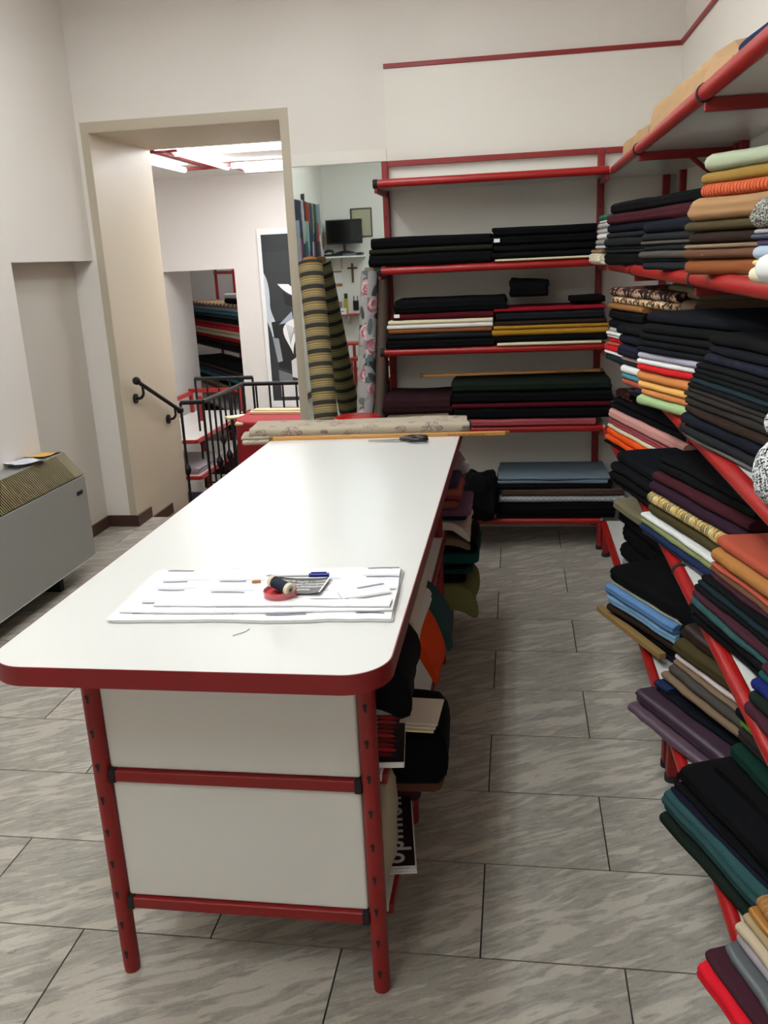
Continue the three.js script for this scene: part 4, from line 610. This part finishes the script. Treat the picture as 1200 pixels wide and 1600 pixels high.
function railing(label, pts, y, yb, gap) {
  const t = thing('iron_railing', label, 'railing', [0, 0, 0]);
  for (let i = 0; i < pts.length - 1; i++) {
    const [x0, z0] = pts[i], [x1, z1] = pts[i + 1], L = Math.hypot(x1 - x0, z1 - z0), n = Math.max(1, Math.round(L / gap));
    obj('top_rail', rod([x0, y, z0], [x1, y, z1], 0.017, 10), M.iron, t); obj('bottom_rail', rod([x0, yb + 0.05, z0], [x1, yb + 0.05, z1], 0.009, 8), M.iron, t);
    for (let k = i ? 1 : 0; k <= n; k++) { const x = mix(x0, x1, k / n), z = mix(z0, z1, k / n); const b = obj('baluster', rod([x, yb, z], [x, y, z], k === 0 || k === n ? 0.011 : 0.0085, 8), M.iron, t); if (k % 2 === 0) obj('basket', lathe([[0.004, -0.06], [0.026, -0.02], [0.03, 0], [0.026, 0.02], [0.004, 0.06]], 8).translate(x, mix(yb, y, 0.45), z), M.iron, b); }
  }
}
railing('black iron railing around the stairwell beside the red table', [[-2.45, -6.12], [-2.285, -6.14], [-2.262, -7.05], [-1.0, -7.05]], 0.65, F2, 0.115);
railing('black iron railing further back across the stairwell', [[-2.83, -7.47], [-2.30, -7.47]], 0.65, -0.35, 0.1);
{
  // red cloth over a small rounded table
  const t = thing('draped_table', 'small rounded table under a red cloth in the second room', 'table', [-1.62, F2, -6.5]);
  const H = 0.755, N = 96, prof = [[0, 1], [0.5, 1], [0.93, 1], [0.985, 0.994], [1.0, 0.97], [1.005, 0.8], [1.02, 0.5], [1.035, 0.25], [1.045, 0.02]], pos = [], idx = [];
  for (let j = 0; j < prof.length; j++) for (let i = 0; i <= N; i++) { const a = i / N * Math.PI * 2, k = prof[j][0] * (1 + (1 - prof[j][1]) * 0.07 * Math.sin(a * 17 + Math.sin(a * 3) * 2) ), e = 4, rr = Math.pow(Math.pow(Math.abs(Math.cos(a)) / 0.5, e) + Math.pow(Math.abs(Math.sin(a)) / 0.34, e), -1 / e); pos.push(Math.cos(a) * rr * k, prof[j][1] * H, Math.sin(a) * rr * k); }
  for (let j = 0; j < prof.length - 1; j++) for (let i = 0; i < N; i++) { const a = j * (N + 1) + i, b = a + 1, c = a + N + 1, d = c + 1; idx.push(a, b, c, b, d, c); }
  const g = new THREE.BufferGeometry(); g.setAttribute('position', new THREE.Float32BufferAttribute(pos, 3)); g.setIndex(idx); g.computeVertexNormals(); g.setAttribute('uv', new THREE.Float32BufferAttribute(new Float32Array(pos.length / 3 * 2), 2));
  obj('tablecloth', g, std(0x960c17, 0.7, { side: THREE.DoubleSide }), t);
  obj('tabletop', rbox(-0.46, 0.46, H - 0.03, H - 0.008, -0.3, 0.3, 0.01), M.paleWood, t);
  for (const x of [-0.4, 0.4]) for (const z of [-0.24, 0.24]) obj('leg', rbox(x - 0.02, x + 0.02, 0, H - 0.03, z - 0.02, z + 0.02, 0.003), M.paleWood, t);
  const w = obj('wooden_board', [rbox(0, 0.62, 0, 0.018, -0.13, -0.0, 0.002), rbox(0.02, 0.62, 0.018, 0.03, -0.11, -0.03, 0.002)], M.paleWood); w.position.set(-2.06, F2 + H + 0.001, -6.52); w.rotation.y = R(-5); tag(w, 'pale wooden board lying on the red tablecloth', 'board');
  piece('cream', 0.16, 0.08, 0.02, [-2.20, F2 + H - 0.022, -6.40], R(35), 'narrow cream cloth hanging off the corner of the red table', 'cloth on the red table', {});
}
// mural-like picture on the far wall
{
  const art = canvasTex(512, 1300, (g, w, h) => {
    g.fillStyle = '#2b2d2e'; g.fillRect(0, 0, w, h); g.fillStyle = '#202223'; g.fillRect(0, 0, w, 130);
    const sh = (c, f) => { g.fillStyle = c; g.beginPath(); f(); g.closePath(); g.fill(); };
    g.setTransform(0.8, 0, 0, 1, -38, -30);
    sh('#c3c9cf', () => { g.moveTo(0, 280); g.bezierCurveTo(70, 300, 90, 420, 80, 560); g.bezierCurveTo(75, 640, 140, 720, 140, 820); g.lineTo(80, 815); g.bezierCurveTo(70, 720, 20, 640, 0, 600); });
    sh('#f1efec', () => { g.moveTo(150, 405); g.lineTo(240, 410); g.bezierCurveTo(300, 470, 330, 480, 400, 470); g.lineTo(400, 520); g.bezierCurveTo(290, 520, 220, 490, 150, 405); });
    sh('#0f1011', () => { g.moveTo(190, 470); g.bezierCurveTo(260, 520, 320, 520, 380, 515); g.lineTo(360, 580); g.bezierCurveTo(300, 600, 240, 590, 200, 560); });
    sh('#0d0e0f', () => { g.moveTo(80, 700); g.lineTo(512, 640); g.lineTo(512, 1200); g.lineTo(120, 1060); });
    sh('#9aa0b0', () => { g.moveTo(140, 720); g.lineTo(250, 620); g.lineTo(260, 700); });
    sh('#e8e6e4', () => { g.moveTo(170, 760); g.bezierCurveTo(190, 680, 300, 650, 420, 700); g.bezierCurveTo(330, 740, 250, 800, 240, 960); g.bezierCurveTo(220, 880, 170, 840, 170, 760); });
    sh('#8f9498', () => { g.moveTo(80, 820); g.lineTo(130, 830); g.lineTo(150, 1010); g.lineTo(110, 1020); });
    sh('#d4d2d0', () => { g.moveTo(220, 1010); g.bezierCurveTo(300, 960, 340, 930, 380, 900); g.bezierCurveTo(320, 1000, 290, 1080, 300, 1160); g.lineTo(220, 1140); });
    sh('#efeeec', () => { g.moveTo(330, 1160); g.bezierCurveTo(320, 1050, 360, 960, 460, 930); g.lineTo(480, 960); g.bezierCurveTo(400, 1020, 380, 1090, 370, 1160); });
    sh('#6d7072', () => { g.moveTo(110, 1080); g.lineTo(220, 1120); g.lineTo(220, 1180); g.lineTo(110, 1170); });
    sh('#dcdad6', () => { g.rect(120, 1170, 392, 130); }); sh('#111', () => { g.moveTo(300, 1170); g.lineTo(512, 1170); g.lineTo(512, 1290); g.lineTo(380, 1290); });
    g.strokeStyle = '#333'; g.lineWidth = 3; for (let i = 0; i < 9; i++) { g.beginPath(); g.moveTo(200 + i * 14, 720 + i * 6); g.quadraticCurveTo(215 + i * 8, 800, 225 + i * 4, 880 - i * 16); g.stroke(); }
  });
  const t = thing('wall_picture', 'tall black, white and grey abstract picture on the far white wall', 'picture', [0, 0, Z2]);
  obj('backing', rbox(-2.655, -1.72, 0.10, 1.955, 0, 0.018, 0.004), M.white, t);
  const pl = new THREE.PlaneGeometry(0.86, 1.72); pl.translate(-2.18, 1.035, 0.0195); obj('print', pl, std(0xffffff, 0.6, { map: art }), t);
}
// low unit over the stairwell
{
  const u = thing('shelving_unit', 'low white and red shelving unit in the stairwell seen through the railing', 'shelf', [0, 0, 0]);
  for (const y of [0.18, -0.14, -0.5]) { obj('board', rbox(-3.3, -2.72, y - 0.02, y, -8.6, -7.06, 0.003), M.board, u); obj('edge', [rbox(-2.72, -2.695, y - 0.03, y + 0.002, -8.6, -7.05, 0.003), rbox(-3.3, -2.72, y - 0.03, y + 0.002, -7.06, -7.04, 0.003)], M.red, u); }
  for (const [x, z] of [[-3.0, -8.0], [-2.75, -8.5], [-3.28, -7.1], [-3.28, -8.5]]) obj('post', rbox(x - 0.018, x + 0.018, -1.3, 0.42, z - 0.018, z + 0.018, 0.004), M.redDull, u);
  obj('back_rail', rbox(-3.29, -2.76, 0.38, 0.42, -8.52, -8.49, 0.003), M.red, u); obj('back_rail', rbox(-3.29, -3.26, 0.36, 0.40, -8.5, -7.1, 0.003), M.red, u);
  [['lilac', -0.14], ['greylilac', -0.11], ['slate', -0.5]].forEach(([k, y], i) => piece(k, 0.7, 0.4, 0.03, [-2.74, y, -7.12 + i * 0.02], AI, ['dusty lilac folded fabric on the low stairwell shelf', 'lilac grey folded fabric topping the low stairwell shelf', 'slate folded fabric on the lowest stairwell shelf'][i], 'fabrics in the stairwell', {}));
}
// fabric rack in the store beyond the low opening, turned on the diagonal
{
  const O = [-4.55, -1.3, -12.1], th = R(-55);
  const u = thing('shelving_unit', 'diagonal red rack of colourful fabrics beyond the low opening', 'shelf', O, th);
  const Lh = 2.6;
  for (const y of [0.3, 0.85, 1.38, 1.92]) { obj('board', rbox(0, Lh, y - 0.02, y, -0.42, 0.0, 0.004), M.grout, u); obj('front_tube', rod([0, y - 0.02, 0.01], [Lh, y - 0.02, 0.01], 0.02, 10), y === 1.92 ? M.rubber : M.redDull, u); }
  for (const x of [0.05, 0.9, 1.75, 2.55]) obj('post', rbox(x - 0.018, x + 0.018, 0, 2.86, -0.42, -0.385, 0.004), M.red, u);
  obj('top_bar', rbox(0, Lh, 2.8, 2.84, -0.42, -0.39, 0.003), M.red, u);
  const list = [['blackplum', 'black floral'], ['maroonpattern'], ['red'], ['creamcheck'], ['cream'], ['scarlet'], ['rose'], ['navyblack'], ['slate'], ['turquoise'], ['paleblue'], ['creamfloral']];
  const wx = (x, z) => [O[0] + Math.cos(th) * x + Math.sin(th) * z, O[2] - Math.sin(th) * x + Math.cos(th) * z];
  let y = O[1] + 1.92;
  list.forEach(([k], i) => { const T = 0.045, [x, z] = wx(0.08 + (i % 3) * 0.02, 0.05 + (i % 2) * 0.02); piece(k, 2.4, 0.42, T, [x, y, z], th, `${cloth(k).word} fabric, ${i === 11 ? 'topmost' : nth(i)} of the bright stack beyond the opening`, 'fabrics in the store', {}); y += T; });
  [['black', 2.46], ['white', 2.52]].forEach(([k, yy], i) => { const [x, z] = wx(1.7, 0.0); piece(k, 0.5, 0.3, 0.06, [x, O[1] + yy, z], th, [`black folded fabric resting on the bright stack beyond the low opening`, `white folded fabric lying over the black one beyond the low opening`][i], 'fabrics in the store', {}); });
  y = O[1] + 1.38; ['beige', 'black', 'turquoise', 'slate', 'greybrown', 'charcoal'].forEach((k, i) => { const [x, z] = wx(0.1, 0.04); piece(k, 2.35, 0.4, 0.055, [x, y, z], th, `${cloth(k).word} fabric, ${i === 5 ? 'topmost' : nth(i)} of the dim pile under the bright stack`, 'fabrics in the store', {}); y += 0.055; });
  y = O[1] + 0.85; ['black', 'charcoal', 'navyblack', 'white'].forEach((k, i) => { const [x, z] = wx(0.1, 0.04); piece(k, 2.35, 0.4, 0.08, [x, y, z], th, `${cloth(k).word} fabric, ${i === 3 ? 'topmost' : nth(i)} of the low pile in the store`, 'fabrics in the store', {}); y += 0.08; });
}
// ------------------------------------------------------------------ behind the camera, seen in the mirror
{
  const zw = ZF;
  const s = thing('wall_shelf', 'small white shelf carrying the television in the mirror', 'shelf', [0, 0, 0]);
  obj('board', rbox(-2.505, -1.97, 1.64, 1.66, zw - 0.3, zw - 0.003, 0.003), M.white, s); for (const x of [-2.42, -2.3]) obj('bracket', rbox(x - 0.012, x + 0.012, 1.5, 1.64, zw - 0.03, zw - 0.003, 0.003), M.nicheBoard, s);
  const tv = thing('television', 'small black flat television on the white wall shelf', 'television', [-2.215, 1.70, zw - 0.16], Math.PI);
  obj('casing', rbox(-0.238, 0.238, 0.11, 0.415, -0.03, 0.02, 0.008), M.black, tv); obj('screen', rbox(-0.222, 0.222, 0.135, 0.40, 0.0195, 0.0215, 0.001, 1), std(0x050506, 0.15), tv); obj('stand', [rod([0, 0.02, 0], [0, 0.12, 0], 0.02, 12), lathe([[0, 0.03], [0.05, 0.025], [0.13, 0.006], [0.13, 0]].reverse(), 24)], M.black, tv);
  const d = thing('set_top_box', 'black set-top box under the television', 'electronics', [-2.18, 1.66, zw - 0.17], Math.PI);
  obj('casing', rbox(-0.2, 0.2, 0, 0.038, -0.09, 0.09, 0.003), M.black, d); obj('display', rbox(-0.13, 0.05, 0.008, 0.03, 0.089, 0.091, 0.0005, 1), std(0x777a80, 0.4), d);
  const ph = thing('telephone', 'dark telephone at the end of the television shelf', 'telephone', [-2.42, 1.66, zw - 0.2], Math.PI); obj('base', rbox(-0.06, 0.06, 0, 0.03, -0.07, 0.07, 0.008), M.black, ph); obj('handset', pipe([[-0.06, 0.05, 0], [-0.03, 0.07, 0], [0.03, 0.07, 0], [0.06, 0.05, 0]], 0.018, 14, 10), M.black, ph);
  const c = thing('framed_certificate', 'dark framed certificate hung behind the television', 'picture', [-2.005, 2.07, zw], Math.PI);
  obj('frame', [rbox(-0.142, 0.142, 0.165, 0.182, 0, 0.015, 0.002), rbox(-0.142, 0.142, -0.182, -0.165, 0, 0.015, 0.002), rbox(-0.142, -0.126, -0.165, 0.165, 0, 0.015, 0.002), rbox(0.126, 0.142, -0.165, 0.165, 0, 0.015, 0.002)], std(0x33241c, 0.5), c); obj('sheet', box(-0.126, 0.126, -0.165, 0.165, 0, 0.004), std(0xb7ad90, 0.7), c);
  const x = obj('crucifix', [rbox(-0.014, 0.014, -0.13, 0.12, 0, 0.014, 0.003), rbox(-0.068, 0.068, 0.045, 0.07, 0, 0.014, 0.003), rbox(-0.008, 0.008, -0.07, 0.06, 0.013, 0.022, 0.003)], std(0x5c3a22, 0.5)); x.position.set(-2.158, 1.445, zw); x.rotation.y = Math.PI; tag(x, 'brown wooden crucifix on the wall below the shelf', 'crucifix');
  const cal = thing('wall_calendar', 'white wall calendar with an orange strip below the shelf', 'calendar', [-2.395, 1.37, zw], Math.PI);
  obj('sheet', box(-0.09, 0.09, -0.06, 0.10, 0, 0.004), M.white, cal); obj('header', box(-0.09, 0.09, 0.085, 0.1, 0.004, 0.005), M.redDull, cal); obj('footer', box(-0.09, 0.09, -0.1, -0.06, 0, 0.004), std(0xa88a60, 0.7), cal); obj('corner_block', box(-0.09, -0.035, -0.1, -0.06, 0.004, 0.005), std(0xb06a28, 0.7), cal);
  const pl = obj('wall_plate', lathe([[0, 0.012], [0.05, 0.01], [0.08, 0]].reverse(), 24).rotateZ(-Math.PI / 2), std(0x8a6a52, 0.5)); pl.scale.set(1, 1.5, 1); pl.position.set(XL, 1.86, zw - 0.12); tag(pl, 'oval brown plate hung on the left wall by the television', 'plate');
  const rs = thing('wall_shelf', 'red shelf with small items under the crucifix', 'shelf', [0, 0, 0]); obj('board', rbox(-2.44, -2.03, 0.90, 0.916, zw - 0.24, zw - 0.003, 0.006), M.red, rs); obj('bracket', rbox(-2.25, -2.225, 0.78, 0.90, zw - 0.03, zw - 0.003, 0.003), M.steel, rs);
  const pf = thing('photo_frame', 'small framed portrait print standing on the red shelf', 'picture', [-2.37, 0.916, zw - 0.09], Math.PI); obj('frame', rbox(-0.055, 0.055, 0, 0.16, 0, 0.01, 0.002), std(0x60666a, 0.5), pf); obj('print', rbox(-0.045, 0.045, 0.012, 0.148, 0.0095, 0.0115, 0.0005, 1), std(0x9a7a6a, 0.6), pf);
  const bt = thing('spray_can', 'yellow spray can with dark cap on the red shelf', 'can', [-2.245, 0.916, zw - 0.12]); obj('body', rod([0, 0, 0], [0, 0.2, 0], 0.026, 20), std(0xb2a02c, 0.4), bt); obj('cap', rod([0, 0.2, 0], [0, 0.265, 0], 0.024, 20), std(0x14261a, 0.5), bt);
  const bx = thing('small_box', 'small white box on the red shelf', 'box', [-2.29, 0.916, zw - 0.2]); obj('carton', rbox(-0.055, 0.055, 0, 0.08, -0.03, 0.03, 0.002), M.white, bx); obj('stripe', rbox(-0.035, 0.035, 0.035, 0.045, -0.0312, -0.0295, 0.0004, 1), M.redDull, bx);
  const ds = obj('black_top', [rbox(-0.04, 0.04, -0.11, 0.02, 0, 0.012, 0.006), rbox(-0.03, -0.018, 0.015, 0.08, 0, 0.008, 0.003), rbox(0.018, 0.03, 0.015, 0.08, 0, 0.008, 0.003)], M.black); ds.position.set(-2.135, 1.06, zw); ds.rotation.y = Math.PI; tag(ds, 'black sleeveless top hung on the wall above the red shelf', 'clothing');
  redStool('red round stool near the wall with the crucifix', [-2.05, 0, 0.85], 0.60, 0.15, 0.3);
  // tubular red chair in front of the desk
  const ch = thing('armchair', 'red moulded chair by the wall reflected in the mirror', 'chair', [-1.75, 0, 0.45], R(200));
  obj('seat', rbox(-0.22, 0.22, 0.42, 0.46, -0.22, 0.22, 0.02), M.red, ch); obj('backrest', rbox(-0.21, 0.21, 0.5, 0.82, -0.24, -0.2, 0.02), M.red, ch); for (const sx of [-0.19, 0.19]) { for (const sz of [-0.19, 0.19]) obj('leg', rod([sx, 0, sz], [sx, 0.43, sz], 0.013, 10), M.red, ch); obj('back_post', rod([sx, 0.44, -0.21], [sx, 0.56, -0.22], 0.013, 10), M.red, ch); }
  // zips and ribbons hanging from a rack on the left wall
  const cols = [['slate', 0x2e3440], ['pale green', 0x7fa49a], ['wine', 0x5a2c34], ['charcoal', 0x3a3c40], ['rose red', 0xb04a50], ['silver grey', 0x8d959c], ['blue grey', 0x50606c], ['dark green', 0x2a4a3a], ['olive yellow', 0x8a8c4c], ['blue', 0x3a3f6a], ['brown', 0x6a4a3a], ['brick red', 0xa03a30], ['black', 0x24262c], ['violet grey', 0x4c4a5c], ['beige', 0xc0b8b0], ['navy', 0x2c2e60]], r = rng(88);
  const rack = thing('zip_rack', 'wall rack of pegs carrying hanging zips', 'rack', [0, 0, 0]); for (let k = 0; k < 3; k++) obj('rail', rbox(XL, XL + 0.02, 2.28 - k * 0.22, 2.3 - k * 0.22, -0.12, 1.05, 0.003), M.steel, rack);
  for (let i = 0; i < 42; i++) { const k = i % 3, col = cols[(i * 5 + Math.floor(i / 16)) % 16], z = -0.1 + Math.floor(i / 3) * 0.082 + r() * 0.02, L = 0.26 + r() * 0.22, y = 2.285 - k * 0.22 + (i === 12 ? 0.09 : 0); const o = obj('zip_bundle', foldedGeo(L, 0.03 + r() * 0.015, 0.035 + r() * 0.03, 400 + i, { layers: 2, rough: 1.5 }), std(col[1], 0.75)); o.rotation.set(0, 0, -Math.PI / 2); o.position.set(XL + 0.022 + (2 - k) * 0.006, y, z + 0.03); tag(o, `${col[0]} zips on the ${['upper', 'middle', 'lower'][k]} wall rail, ${['first', ...ORD.slice(1)][Math.floor(i / 3)]} from the passage end`, 'zips', 'zips on the wall rack'); }
}
renderer.render(scene, camera);
